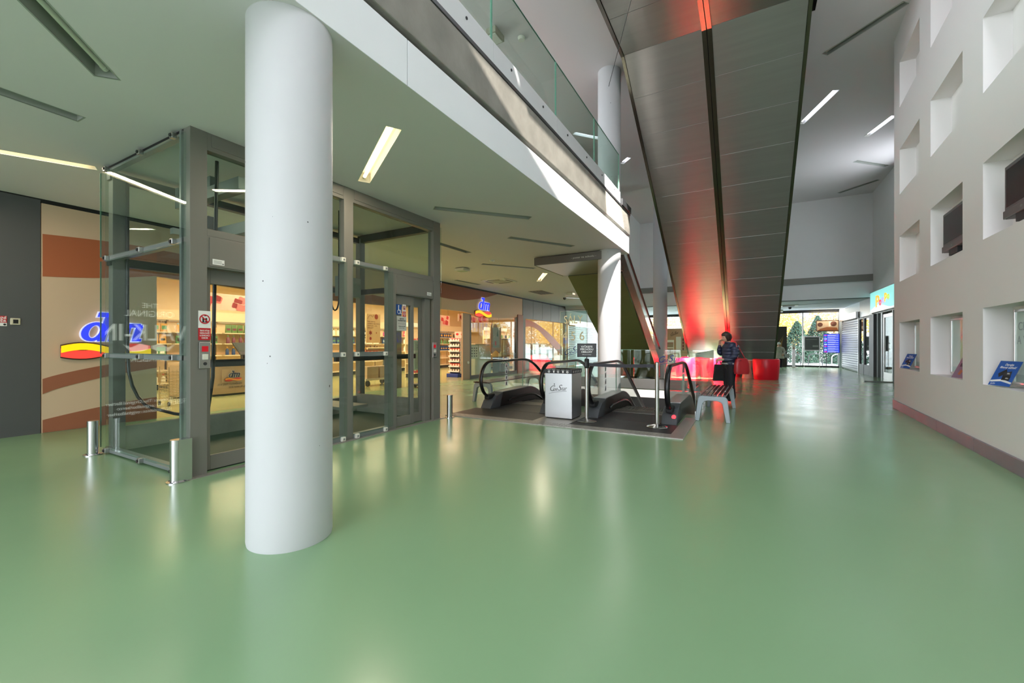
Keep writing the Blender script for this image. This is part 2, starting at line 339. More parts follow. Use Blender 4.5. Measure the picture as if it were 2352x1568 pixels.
struct('wall_far_right', mb, M_FARW)
wn = struct('added_window_6', MB().box(4.55, 16.75, 3.9, 4.62, 18.85, 3.96), M_DARK)  # added unseen window that brightens the far wall and high ceiling
B(4.55, 16.75, 7.24, 4.62, 18.85, 7.3).build('frame', M_DARK, wn)
for y in (16.75, 17.77, 18.79): B(4.55, y, 3.96, 4.62, y+.06, 7.24).build('mullion', M_DARK, wn)
for y in (16.81, 17.83): B(4.58, y, 3.96, 4.588, y+.96, 7.24).build('pane', M_GL, wn)
# anthracite wall on the left and the cladding behind the shop fronts
struct('wall_left', B(-9.25, 1.30, 0, -9.0, 2.02, 3.40), M_ANTH)
struct('trim_2', B(-9.25, -2.6, 2.75, -9.0, 1.30, 3.40), M_ANTH)
struct('wall_left_back', B(-9.25, -9, 0, -9.0, -2.6, 3.42), M_ANTH)
struct('shadow_gap_strip', B(-9.3, -4.6, 3.37, -9.01, 29.2, 3.56), M_BLK2)  # black strip stands in for the shadow gap and seals a light leak
struct('wall_far_left', B(-9.2, 22.3, 3.22, -4.87, 22.6, 3.7), M_FARW)

# ---------------------------------------------------------------- niche wall on the right
WX = lambda y: 2.62-.05*(11.4-y)
NCOL = [(9.58, 10.94), (7.64, 8.98), (5.67, 7.0), (3.7, 5.03)]
NROW = [(.83, 1.72), (2.52, 3.41), (4.23, 5.11), (5.94, 6.82)]
holes = [rect(a, c, b, d) for a, b in NCOL for c, d in NROW]
mb = fill(rect(-14, 0, 11.4, 7.5), holes, lambda y, z: (WX(y), y, z))  # wall runs on unseen past the open rear to block the sun
D = .24
for a, b in NCOL:
    for c, d in NROW:
        f = [(WX(a), a), (WX(b), b)]
        P = [(f[0][0], a, c), (f[1][0], b, c), (f[1][0], b, d), (f[0][0], a, d)]; Q = [(x+D, y, z) for x, y, z in P]
        mb.add(P+Q, [(0, 1, 5, 4), (1, 2, 6, 5), (2, 3, 7, 6), (3, 0, 4, 7), (4, 5, 6, 7)])
mb.add([(2.62, 11.4, 0), (4.7, 11.4, 0), (4.7, 11.4, 7.5), (2.62, 11.4, 7.5)], [(0, 1, 2, 3)])
struct('wall_right', mb, M_WHITE, loc=(2.5, 6, 0))
ys = [11.4, 8.6, 7.2, 5.2, 3.2, 1.0, -2]
br = None
mbs = MB(); mbs.prism([(WX(11.4)-.001, 11.4, .004), (WX(-9)-.001, -9, .004), (WX(-9)+.004, -9, .004), (WX(11.4)+.004, 11.4, .004)], (0, 0, .155))
br = struct('baseboard_right', mbs, M_DARK)
M_BASE = MAT('grey_baseboard', (128, 122, 130), .45, var=.1, vscale=4)
for i in range(len(ys)-1):
    a, b = ys[i], ys[i+1]+.006
    m = MB().prism([(WX(a)-.022, a, 0), (WX(b)-.022, b, 0), (WX(b)-.002, b, 0), (WX(a)-.002, a, 0)], (0, 0, .16))
    m.build('baseboard_panel', M_BASE, br, bevel=.003)

# ---------------------------------------------------------------- recessed strip lights
KN = {'off': 'unlit', 'warm': 'lit warm', 'white': 'lit warm white', 'cool': 'lit bluish'}
LL = {('L', 0): 'long unlit ceiling slot above the white column, cut by the top of the picture',
      ('L', 1): 'unlit ceiling slot at the left picture edge before the lift', ('L', 2): 'lit warm strip light running to the lift top from the left picture edge',
      ('L', 3): 'lit warm white strip light between white column and slab edge', ('L', 4): 'unlit ceiling slot just beyond the lift, nearest the white fascia',
      ('L', 5): 'unlit ceiling slot before the landing plate of the single escalator', ('L', 6): 'short unlit ceiling slot seen beside the right lift post',
      ('L', 7): 'unlit ceiling slot left of the landing plate, over the basement escalators', ('L', 8): 'small lit strip light above the lettered glass panel',
      ('L', 9): 'unlit ceiling slot lying along the shop fascia beside the lift', ('L', 10): 'unlit ceiling slot over the second shop window with wave decal',
      ('L', 11): 'tiny lit strip light beside the olive escalator underside',
      ('H', 0): 'long unlit slot in the high ceiling at the top beside the steel escalator', ('H', 1): 'lit bluish strip light close to the steel escalator edge',
      ('H', 2): 'lit bluish strip light touching the edge of the niche wall', ('H', 3): 'short unlit slot in the high ceiling beside the niche wall',
      ('H', 4): 'unlit slot in the high ceiling close to the far wall', ('H', 5): 'lit strip light seen through the gallery glass',
      ('H', 6): 'small lit strip light right of the upper column', ('F', 0): 'dark slot in the low far ceiling, nearest the far wall',
      ('F', 1): 'dark slot in the far ceiling halfway to the glass front', ('F', 2): 'lit warm strip light along the top of the glass front', ('F', 3): 'dark slot in the far ceiling behind the far column'}
for key, S, z in (('L', LOW, 3.42), ('H', HIGH, 7.5), ('F', FAR, 3.22)):
    for i, (p, q, k) in enumerate(S):
        r = slot_rect(p, q); t = thing('ceiling_light', LL[(key, i)], 'ceiling light', ((p[0]+q[0])/2, (p[1]+q[1])/2, z), 'recessed strip lights in the ceilings')
        P = [(x, y, z) for x, y in r]; h = .11
        m = MB(); Q = [(x, y, z+h) for x, y in r]
        m.add(P+Q, [(0, 1, 5, 4), (1, 2, 6, 5), (2, 3, 7, 6), (3, 0, 4, 7), (4, 5, 6, 7)])
        R2 = slot_rect((Vector(p)-(Vector(q)-Vector(p)).normalized()*.012)[:], (Vector(q)+(Vector(q)-Vector(p)).normalized()*.012)[:], .174)
        m.add([(x, y, z-.003) for x, y in r]+[(x, y, z-.003) for x, y in R2], [(j, (j+1) % 4, (j+1) % 4+4, j+4) for j in range(4)])
        m.build('housing', M_HOUS if k != 'off' else M_HOUSD, t)
        a, b = Vector((*p, z+.055)), Vector((*q, z+.055)); d = (b-a).normalized()
        tb = MB().cyl(a+d*.06, b-d*.06, .02, 10)
        tm = {'off': M_PLAST, 'warm': M_TUBEW, 'white': M_TUBE, 'cool': M_TUBEC}[k]
        tb.build('lamp_tube', tm, t, smooth=True)
        if k in ('warm', 'white'):
            lo_ = light('strip_lamp', 'AREA', (a+b)/2-Vector((0, 0, .05)), 13, (1, .86, .66), (0, 0, math.atan2(d.y, d.x)), shape='RECTANGLE', size=(b-a).length*.9, size_y=.08)
        MB().cyl(a+d*.02, a+d*.06, .024, 10).build('lamp_socket', M_PLAST, t); MB().cyl(b-d*.06, b-d*.02, .024, 10).build('lamp_socket', M_PLAST, t)

# ---------------------------------------------------------------- slab edge, gallery balustrade
def fx(x0, y0, z0, x1, y1, z1): return B(x0, y0, z0, x1, y1, z1)
fa = struct('trim_fascia', fx(-2.60, -9, 3.42, -2.47, 10.0, 3.82), M_FASC)
jy = [-4.6, -2.6, -.6, 2.61, 10.01]
for i in range(len(jy)-1): fx(-2.47, jy[i]+.004, 3.42, -2.44, jy[i+1]-.004, 3.80).build('fascia_panel', M_FASC, fa, bevel=.003)
struct('trim_shadow_gap', fx(-2.62, -4.6, 3.80, -2.50, 10.02, 3.86), MAT('gap_metal', (96, 95, 90), .6))
struct('trim_concrete_edge', fx(-2.75, -4.6, 3.86, -2.43, 10.05, 4.32), M_CONC, bevel=.012)
struct('trim_edge_channel', fx(-2.62, -4.6, 4.32, -2.42, 10.05, 4.36), MAT('channel_metal', (120, 120, 122), .35, .8))
bal = thing('glass_balustrade', 'glass balustrade with bolted steel plate along the upper gallery edge', 'balustrade', (-2.47, 2, 4.36))
gy = [-3.4, -1.6, .3, 2.12, 3.95, 5.73, 7.51, 9.22]
m_plate = MAT('white_balustrade_plate', (214, 215, 216), .45, var=.03)
for i in range(len(gy)-1):
    a, b = gy[i]+.006, gy[i+1]-.006
    fx(-2.475, a, 4.50, -2.463, b, 5.44).build('glass_pane', M_GLG, bal)
    m = MB().box(-2.476, a, 5.44, -2.462, b, 5.446).box(-2.476, a, 4.5, -2.462, a+.006, 5.44).box(-2.476, b-.006, 4.5, -2.462, b, 5.44); m.build('glass_edge_strip', M_GLEDGE, bal)
    pl = fx(-2.452, a-.004, 4.362, -2.438, b+.004, 4.62).build('cover_plate', m_plate, bal, bevel=.002)
    for k in range(2):
        yy = a+(b-a)*(.22+.5*k); MB().cyl((-2.44, yy, 4.53), (-2.43, yy, 4.53), .016, 10).build('plate_bolt', M_DARK, pl)
MB().box(-2.49, 9.28, 4.36, -2.40, 10.05, 4.50).build('end_cap', M_DARK, bal, bevel=.003)
MB().box(-2.49, 9.22, 4.5, -2.455, 9.25, 5.0).build('end_clip', M_STEEL, bal)
for i, (p, z) in enumerate((((-5.7, 7.6), 7.5),)):
    t = thing('emergency_light', 'boxy emergency light on the high ceiling seen through gallery glass', 'emergency light', (p[0]+1.3, p[1]-.4, 7.38))
    B(-4.5, 7.0, 7.38, -4.28, 7.35, 7.5).build('box', MAT('beige_plastic', (176, 172, 156), .5), t, bevel=.01); B(-4.47, 7.04, 7.365, -4.31, 7.31, 7.38).build('diffuser', M_PLAST, t)
tag(MB().lathe([(.0, 7.44), (.06, 7.44), (.075, 7.5)], -4.0, 7.55).build('smoke_detector', M_PLAST, smooth=True), 'round smoke detector on the high ceiling beside the emergency light', 'detector')
# cable across the escalator soffit
tag(MB().tube([(-2.69, 9.2, 7.0), (-1.2, 6.2, 7.28), (-.2, 4.4, 7.26)], .006, 6).build('guy_wire', M_DARK), 'thin steel wire from the upper column up past the steel escalator', 'wire')

# ---------------------------------------------------------------- columns
def column(x, y, r, z0, z1, label, name='round_column'):
    m = MB().lathe([(r*.985, z0), (r, z0+.02)]+[(r, z0+.02+(z1-z0-.02)*k/12) for k in range(1, 13)], x, y, 64)
    o = m.build(name, M_COL, smooth=True); tag(o, label, 'column'); return o
column(-2.71, 1.77, .262, 0, 3.42, 'thick white concrete column nearest the viewer, in front of the lift')
column(-2.765, 9.5, .255, -4, 7.5, 'white round column rising past the slab end behind the sign post')
column(-2.98, 17.15, .26, 0, 7.5, 'slim far white column between the two rising escalators')
# ---------------------------------------------------------------- glass lift
LF = -4.72; LB = -6.72; LY0 = 2.05; LY1 = 5.86; LT = 3.42
lift = thing('glass_lift', 'grey framed double glass lift with two doors, behind the white column', 'lift', (-5.72, 3.95, 0))
def lp(name, mat, *boxes, parent=None, bevel=.003):
    m = MB()
    for b in boxes: m.box(*b)
    return m.build(name, mat, parent or lift, bevel=bevel)
# frame
for nm, bx in (('corner_post', (LF-.13, LY0, 0, LF, 2.20, LT)), ('corner_post', (LF-.12, 5.68, 0, LF, LY1, LT)), ('middle_post', (LF-.10, 3.84, 0, LF, 3.99, LT)),
               ('rear_post', (LB, LY0+.02, 0, LB+.12, LY0+.14, 3.36)), ('rear_post', (LB, LY1-.12, 0, LB+.12, LY1, 3.36)), ('rear_post', (LB, 3.88, 0, LB+.1, 3.98, 3.36)), ('slim_post', (LF-.08, 4.63, 0, LF-.005, 4.80, 2.40)), ('slim_post', (LF-.08, 3.16, 0, LF-.005, 3.28, 2.40))):
    lp(nm, M_FRAME, bx)
lp('top_header', M_FRAME, (LF-.11, 2.20, 3.24, LF-.004, 3.84, LT)); lp('top_header', M_FRAME, (LF-.11, 3.99, 3.24, LF-.004, 5.68, LT))
for a, b in ((2.24, 3.82), (4.01, 5.66)):
    lp('header_plate', M_FRAME, (LF-.01, a, 3.285, LF+.004, b, 3.405), bevel=.002)
lp('transom', M_FRAME, (LF-.10, 2.20, 2.385, LF-.002, 3.84, 2.455)); lp('transom', M_FRAME, (LF-.10, 3.99, 2.385, LF-.002, 5.68, 2.455))
lp('rear_beam', M_DARK, (LB, LY0, 2.24, LB+.1, LY1, 2.34)); lp('rear_beam', M_DARK, (LB, LY0, 3.26, LB+.1, LY1, 3.36))
lp('side_beam', M_DARK, (LB+.1, LY1-.1, 2.26, LF-.1, LY1, 2.36)); lp('side_beam', M_DARK, (LB+.1, LY1-.1, 3.28, LF-.1, LY1, 3.42))
lp('void_dark_plate', M_BLK2, (LB, LY0+.0, 3.38, LF-.13, LY0+.06, LT-.002)); lp('void_dark_plate', M_BLK2, (LB, LY1-.08, 3.42-.06, LF-.12, LY1-.03, LT-.002))  # black plates stand in for the dark void above the panes
lp('pit_curb', M_CONC, (LB+.12, LY1-.2, 0, LF-.2, LY1-.1, .34)); lp('pit_curb', M_CONC, (LB, LY0+.14, .0, LB+.1, LY1-.12, .30))
lp('pit_floor', MAT('pit_floor', (42, 60, 50), .6), (LB+.1, LY0+.06, .002, LF-.12, LY1-.1, .012), bevel=0)
lp('sill_plate', M_CHECK, (LF-.02, 2.0, 0, LF+.07, 5.9, .008), bevel=0)
# side rails, clamps and side panes (facing the viewer)
for z in (.045, 1.165, 2.315, 3.365):
    h_ = .03 if z < 3.3 else .014; lp('side_rail', M_FRAME2, (LB, LY0-.012, z-h_, LF-.13, LY0+.05, z+h_))
    for x in (-6.62, -5.72, -4.98):
        c = lp('pane_clamp', M_STEEL, (x-.028, LY0-.055, z-.028, x+.028, LY0-.01, z+.028), bevel=.006)
        MB().cyl((x, LY0-.056, z), (x, LY0-.066, z), .016, 12).build('clamp_bolt', M_DARK, c)
for a, b in ((.065, 1.145), (1.185, 2.29), (2.34, 3.35)):
    lp('side_pane', M_GLL, (LB-.07, LY0-.036, a, LF-.02, LY0-.024, b), bevel=0)
    lp('pane_edge', M_GLEDGE, (LB-.074, LY0-.036, a, LB-.07, LY0-.024, b), bevel=0)
    lp('rear_pane', M_GLL, (LB-.04, LY0, a, LB-.028, LY1, b), bevel=0)
    lp('far_side_pane', M_GLL, (LB-.02, LY1+.024, a, LF-.0, LY1+.036, b), bevel=0)
lp('edge_profile', M_FRAME2, (LF-.165, LY0-.02, .02, LF-.13, LY0+.03, 3.4))
# front fixed panes, transom panes
for a, b, c, d in ((3.26, 3.86, .06, 1.13), (3.26, 3.86, 1.19, 2.40), (3.96, 4.70, .06, 1.13), (3.96, 4.70, 1.19, 2.40)):
    lp('front_pane', M_GLL, (LF+.026, a, c, LF+.038, b, d), bevel=0)
for z in (.04, 1.16, 2.42):
    lp('front_rail', M_FRAME2, (LF-.06, 3.28, z-.032, LF+.012, 3.84, z+.032)); lp('front_rail', M_FRAME2, (LF-.06, 3.99, z-.032, LF+.012, 4.63, z+.032))
    for y in (3.34, 3.80, 4.03, 4.55):
        c = lp('pane_clamp', M_PLAST, (LF+.01, y-.03, z-.03, LF+.05, y+.03, z+.03), bevel=.006)
        B(LF+.05, y-.012, z-.012, LF+.053, y+.012, z+.012).build('clamp_cap', M_FRAME2, c)
lp('transom_pane', M_GLL, (LF-.06, 2.22, 2.47, LF-.05, 3.82, 3.23), bevel=0)
lp('transom_pane', M_GLL, (LF-.06, 4.0, 2.47, LF-.05, 5.66, 3.23), bevel=0)
# doors with their surrounds
def lift_door(y0, y1, handed):
    lp('door_header', M_FRAME, (LF-.09, y0-.03, 2.07, LF-.002, y1+.05, 2.385))
    lp('header_plate', M_FRAME, (LF-.01, y0+.0, 2.085, LF+.006, y1+.05, 2.37), bevel=.002)
    ym = (y0+y1)/2
    for k, (a, b) in enumerate(((y0, ym+.03), (ym-.02, y1-.12))):
        x = LF-.05-(k*.05 if handed else .05-k*.05)
        d = lp('lift_door', M_FRAME, (x-.03, a, .012, x, a+.055, 2.07), (x-.03, b-.07, .012, x, b, 2.07), (x-.03, a+.055, .012, x, b-.07, .16), (x-.03, a+.055, 1.92, x, b-.07, 2.07))
        lp('door_pane', M_GLL, (x-.02, a+.055, .16, x-.012, b-.07, 1.92), parent=d, bevel=0)
    lp('door_jamb', M_FRAME, (LF-.14, y1-.12, 0, LF-.04, y1+.02, 2.07))
lift_door(2.22, 3.14, False); lift_door(4.81, 5.62, True)
lp('cross_bar', M_DARK, (LF-.42, 2.25, 1.05, LF-.38, 3.2, 1.13)); lp('cross_bar', M_DARK, (LF-.42, 4.0, 1.05, LF-.38, 5.66, 1.13))
# call panels, stickers, signs
for y, z in ((2.175, 1.19), (5.70, 1.20)):
    p = lp('call_panel', M_STEEL, (LF, y-.05, z-.13, LF+.012, y+.05, z+.13), bevel=.003)
    B(LF+.012, y-.028, z+.035, LF+.015, y+.028, z+.09).build('display', MAT('display_red', (110, 12, 20), .3, emit=.25, ecol=(200, 10, 30)), p)
    B(LF+.012, y-.026, z-.045, LF+.02, y+.026, z+.01).build('call_button', M_PLAST, p, bevel=.003)
    MB().cyl((LF+.012, y, z-.085), (LF+.018, y, z-.085), .016, 14).build('key_switch', M_DARK, p)
def ring(cy, cz, r, w, x, m=0, mb=None):
    mb = mb or MB(); n = 28; vs = []
    for k in range(n):
        a = 2*math.pi*k/n
        vs += [(x, cy+r*math.cos(a), cz+r*math.sin(a)), (x, cy+(r-w)*math.cos(a), cz+(r-w)*math.sin(a))]
    mb.add(vs, [(2*k, 2*((k+1) % n), 2*((k+1) % n)+1, 2*k+1) for k in range(n)], m); return mb
def no_people_sign(y, z, x, s, parent):
    sg = lp('prohibition_sign', M_WHP, (x, y-.055*s, z, x+.003, y+.055*s, z+.17*s), bevel=0, parent=parent)
    lp('red_notice', M_REDP, (x, y-.055*s, z-.12*s, x+.0035, y+.055*s, z), bevel=0, parent=sg)
    m = ring(y, z+.088*s, .048*s, .011*s, x+.005)
    m.add([(x+.0048, y-.038*s, z+.117*s), (x+.0048, y-.03*s, z+.125*s), (x+.0048, y+.038*s, z+.058*s), (x+.0048, y+.03*s, z+.05*s)], [(0, 1, 2, 3)])
    m.build('red_ring', M_REDP, sg)
    k = MB().box(x+.003, y-.02*s, z+.06*s, x+.004, y-.004*s, z+.1*s).box(x+.003, y+.006*s, z+.06*s, x+.004, y+.022*s, z+.1*s)
    k.box(x+.003, y-.03*s, z+.055*s, x+.004, y+.03*s, z+.062*s); k.prism([(x+.003, y-.006*s, z+.118*s), (x+.003, y+.016*s, z+.118*s), (x+.003, y+.005*s, z+.135*s)], (.001, 0, 0)); k.build('pictogram', M_INK, sg)
    t = MB()
    for i, w in enumerate(('TENTO VÝTAH', 'NESLOUŽÍ', 'K EVAKUACI', 'OSOB')): text_mb(w, .021*s, (x+.0036, y, z-(.034+.024*i)*s), Y_, Z_, .001, offset=.0004, width=(.085*s if len(w) > 6 else None), mb=t)
    t.build('lettering', M_WHP, sg)
no_people_sign(2.175, 1.46, LF+.001, 1.0, lift)
no_people_sign(5.02, 1.815, LF-.048, .66, lift)
w = lp('wheelchair_sign', MAT('sign_blue', (16, 82, 168), .5), (LF-.05, 4.84, 1.76, LF-.046, 4.965, 1.92), bevel=0)
m = MB().lathe([(.011, 0), (.011, .001)], 0, 0, 14).xf(Matrix.Translation((LF-.044, 4.895, 1.898)) @ Matrix.Rotation(math.pi/2, 4, 'Y'))
ring(4.90, 1.805, .034, .009, LF-.0445, mb=m)
m.box(LF-.046, 4.888, 1.83, LF-.044, 4.902, 1.885).box(LF-.046, 4.895, 1.826, LF-.0438, 4.935, 1.838).box(LF-.046, 4.928, 1.78, LF-.0438, 4.94, 1.83).box(LF-.046, 4.935, 1.775, LF-.0438, 4.957, 1.785)
m.build('pictogram', M_WHP, w)
n = lp('door_notice', MAT('notice_paper', (206, 208, 204), .6), (LF-.05, 4.86, 1.51, LF-.046, 5.07, 1.74), bevel=0)
t = MB(); text_mb('NÁVOD', .026, (LF-.0455, 4.965, 1.69), Y_, Z_, .001, offset=.0006, mb=t); text_mb('K POUŽÍVÁNÍ VÝTAHU', .026, (LF-.0455, 4.965, 1.66), Y_, Z_, .001, width=.17, offset=.0006, mb=t)
for z in (1.63, 1.612): t.box(LF-.046, 4.88, z, LF-.0453, 5.05, z+.003)
text_mb('V případě poruchy volejte', .02, (LF-.0455, 4.965, 1.575), Y_, Z_, .001, width=.15, mb=t); text_mb('725 517 736', .022, (LF-.0455, 4.965, 1.545), Y_, Z_, .001, mb=t)
t.build('lettering', M_INK, n)
for y, z in ((2.30, 2.105), (5.56, 2.12)):
    s = lp('inspection_label', M_WHP, (LF+.006, y-.055, z, LF+.008, y+.055, z+.055), bevel=0)
    t = MB()
    for i in range(3): t.box(LF+.008, y-.045, z+.012+i*.012, LF+.0085, y+.03, z+.016+i*.012)
    t.box(LF+.008, y+.034, z+.008, LF+.0085, y+.05, z+.02); t.build('lettering', M_GREYP, s)
# hoist gear and hanging cables inside
h = lp('hoist_beam', MAT('galvanised', (130, 136, 134), .45, .5), (LB+.1, 2.9, 2.66, LF-.3, 3.06, 2.80), (LB+.35, 2.6, 3.02, LF-.2, 2.72, 3.16), (LB+.35, 2.6, 3.16, LB+.43, 2.66, 3.28), (-5.6, 2.6, 3.16, -5.52, 2.66, 3.28), bevel=.004)
lp('bracket_plate', M_DARK, (-6.1, 2.78, 2.58, -5.95, 2.86, 2.92), parent=h)
m = MB()
for z in (2.65, 2.74, 2.83): m.cyl((-6.03, 2.78, z), (-6.03, 2.765, z), .018, 8)
m.build('bracket_bolt', M_STEEL, h)
lp('square_tube', M_FRAME2, (-5.75, 2.3, 2.55, -5.68, 3.4, 2.62))
lp('guide_rail', M_FRAME, (-5.9, 4.06, .3, -5.78, 4.14, 3.3), bevel=0); lp('guide_rail', M_FRAME, (-5.3, 4.3, .3, -5.22, 4.36, 2.35), bevel=0)
lp('junction_box', MAT('box_grey', (120, 126, 120), .5), (-5.62, 4.40, 2.05, -5.5, 4.80, 2.36), bevel=.004)
lp('cabin_roof', M_FRAME, (LB+.2, 4.05, .36, -5.0, 4.5, .40), bevel=0)
cab = [(-6.58, 2.2, 3.3), (-6.58, 2.2, 2.2), (-6.58, 2.2, 1.25)]+[(-6.58+.55*(1-math.cos(q)), 2.2+.06*(1-math.cos(q)), 1.15-.60*math.sin(q)) for q in [k*math.pi/10 for k in range(1, 6)]]+[(-5.6, 2.29, .52), (-5.2, 2.32, .52), (-5.0, 2.34, .62), (-4.95, 2.36, .95), (-4.95, 2.40, 3.25)]
MB().tube(cab, .018, 10).build('hanging_cable', M_BLACK, lift, smooth=True)
cb2 = [(-5.35, 4.12, 3.3), (-5.35, 4.12, 2.0)]+[(-5.35, 4.12+.07*(1-math.cos(a)), 2.0-.2*math.sin(a)) for a in [k*math.pi/8 for k in range(1, 8)]]+[(-5.35, 4.26, 2.0), (-5.35, 4.26, 3.3)]
MB().tube(cb2, .012, 8).build('hanging_cable', M_BLACK, lift, smooth=True)

# steel bumpers at the foot of the lift posts
def bumper(x, y, label, half):
    t = thing('steel_bollard', label, 'bollard', (x, y, 0), 'steel bumpers round the lift posts')
    r = .052
    if half:   # rounded hood wrapping the corner post
        pts = [(r*math.cos(a)+dx, r*math.sin(a)+dy) for a, dx, dy in [(math.pi*(.5+k/8), -.0, .0) for k in range(9)]]
        prof = [(x+r*math.cos(math.pi+k*math.pi/8)*1, y-.055+r*math.sin(math.pi+k*math.pi/8)) for k in range(9)]
        prof = [(x-r, y+.05)]+prof+[(x+r, y+.05)]
    else:
        prof = [(x+r*math.cos(k*math.pi/12), y+r*math.sin(k*math.pi/12)) for k in range(24)]
    MB().prism([(a, b, .008) for a, b in prof], (0, 0, .392)).build('shell', M_STEELH, t, smooth=True)
    pl = [(x+(r+.035)*math.cos(k*math.pi/10), y-(.05 if half else 0)+(r+.035)*math.sin(k*math.pi/10)) for k in range(20)]
    MB().prism([(a, b, 0) for a, b in pl], (0, 0, .010)).build('base_flange', M_STEELH, t, smooth=True)
    m = MB()
    for k in range(4):
        a = k*math.pi/2+.6; m.cyl((x+(r+.02)*math.cos(a), y-(.05 if half else 0)+(r+.02)*math.sin(a), .01), (x+(r+.02)*math.cos(a), y-(.05 if half else 0)+(r+.02)*math.sin(a), .014), .008, 8)
    m.build('flange_screw', M_DARK, t)
bumper(-6.72, 1.93, 'short steel bollard at the left rear corner of the glass lift', False)
bumper(-4.705, 1.99, 'rounded steel hood bollard wrapping the front lift corner left of the white column', True)
bumper(-4.62, 6.0, 'short steel bollard at the right end of the lift, before the escalator plate', False)
# ---------------------------------------------------------------- drugstore front
FX = -9.0
cl = thing('shop_cladding', 'cream and terracotta striped cladding panel with big lit letters beside the lift', 'cladding', (-9.05, 2.75, 0))
PY0, PY1 = 2.03, 3.41
B(-9.12, PY0, .0, -9.004, PY1, 3.36).build('backing_panel', M_CREAM, cl, bevel=.003)
def band(name, mat, low, up, n=14, y0=PY0+.012, y1=PY1-.002, parent=cl, x=-9.004, d=.006):
    pl = [(x, y0+(y1-y0)*k/n, low(k/n)) for k in range(n+1)]; pu = [(x, y0+(y1-y0)*k/n, up(k/n)) for k in range(n, -1, -1)]
    return MB().prism(pl+pu, (d, 0, 0)).build(name, mat, parent)
band('terracotta_band', M_ORNG, lambda t: 2.29+.20*t-.03*math.sin(math.pi*t), lambda t: 2.91+.05*math.sin(math.pi*t*.6))
band('brown_band', M_BRN, lambda t: .57+.38*t**.8-.06*t*t, lambda t: .79+.34*t**.85-.06*t*t)
band('brown_band', M_BRN, lambda t: .004, lambda t: .19+.29*t-.10*t*t)
def dm_logo(P, s, R, U, parent=None, lit=True, label=None):
    t = thing('illuminated_logo', label, 'sign', P) if label else parent
    P, R, U = Vector(P), Vector(R).normalized(), Vector(U).normalized(); N = R.cross(U)
    bl, wh, ye, rd = (M_BLUEL, M_WHL, M_YELL, M_REDL)
    if not lit: bl, wh, ye, rd = MAT('logo_navy', (38, 48, 92), .5), M_PAPER, MAT('logo_orange', (232, 150, 40), .5), MAT('logo_red', (200, 60, 36), .5)
    SX = 1.2
    def bx(a, b, c, d, sk=.22): return [((a+sk*b)*SX, b), ((c+sk*b)*SX, b), ((c+sk*d)*SX, d), ((a+sk*d)*SX, d)]
    def letters(off, grow, dp, mat, nm):
        mb = MB(); O = P+N*off; g = grow
        def oval(cx, cy, rx, ry, w):
            n = 26; o = []; i = []
            for k in range(n):
                a = 2*math.pi*k/n
                o.append(((cx+(rx+g)*math.cos(a))+.22*((ry+g)*math.sin(a)+cy), cy+(ry+g)*math.sin(a))); i.append((cx+(rx-w-g)*math.cos(a)*1+.22*((ry-w*.7-g)*math.sin(a)+cy), cy+(ry-w*.7-g)*math.sin(a)))
            vs = [O+R*x*s*SX+U*y*s for x, y in o+i]; V2 = [v+N*dp for v in vs]
            mb.add(vs+V2, [(k+2*n, (k+1) % n+2*n, (k+1) % n+3*n, k+3*n) for k in range(n)]+[(k, (k+1) % n, (k+1) % n+2*n, k+2*n) for k in range(n)]+[(k+n, k+3*n, (k+1) % n+3*n, (k+1) % n+n) for k in range(n)])
        oval(-.30, .25, .20, .25, .115)
        for q in (bx(-.205-g, -.0-g, -.08+g, .74+g), bx(-.33-g, .64-g, -.08+g, .76+g), bx(-.02-g, 0-g, .105+g, .50+g), bx(-.07-g, .41-g, .06+g, .5+g),
                  bx(.185-g, 0-g, .305+g, .44+g), bx(.39-g, 0-g, .515+g, .42+g), bx(.06-g, .38-g, .27+g, .49+g), bx(.27-g, .38-g, .46+g, .49+g), bx(.40-g, .34-g, .50+g, .46+g), bx(.40-g, -.0-g, .56+g, .07+g)):
            flat([(x*s, y*s) for x, y in q], O, R, U, dp, 0, mb)
        mb.build(nm, mat, t)
    letters(.02, .022, .03*s, wh, 'letter_rim'); letters(.022+.03*s, 0, .02*s, bl, 'letters')
    def wave(f0, f1, mat, nm, off, x0=-.90, x1=.90):
        n = 16; xs = [x0+(x1-x0)*k/n for k in range(n+1)]
        pts = [(x, f0(x)) for x in xs]+[(x, f1(x)) for x in reversed(xs)]
        flat([(x*s, y*s) for x, y in pts], P+N*off, R, U, .03*s, 0).build(nm, mat, t)
    w1 = lambda x: -.20+.11*math.sin(-x*3.1); w2 = lambda x: -.26-.09*math.sin(-x*3.1)
    wave(lambda x: w2(x)-.10, lambda x: w2(x)+.11, rd, 'red_ribbon', .02)
    wave(lambda x: w1(x)-.13 if x < .5 else w1(x)-.13, lambda x: w1(x)+.04, ye, 'yellow_ribbon', .024+.03*s)
    wave(lambda x: min(w1(x)-.13, w2(x)-.10)-.03, lambda x: max(w1(x)+.04, w2(x)+.07)+.03, MAT('logo_back', (70, 52, 44), .6), 'ribbon_backing', .004)
    return t
dm_logo((-8.99, 2.76, 1.345), .60, Y_, Z_, label='large lit blue logo letters over yellow and red ribbon on the striped cladding')
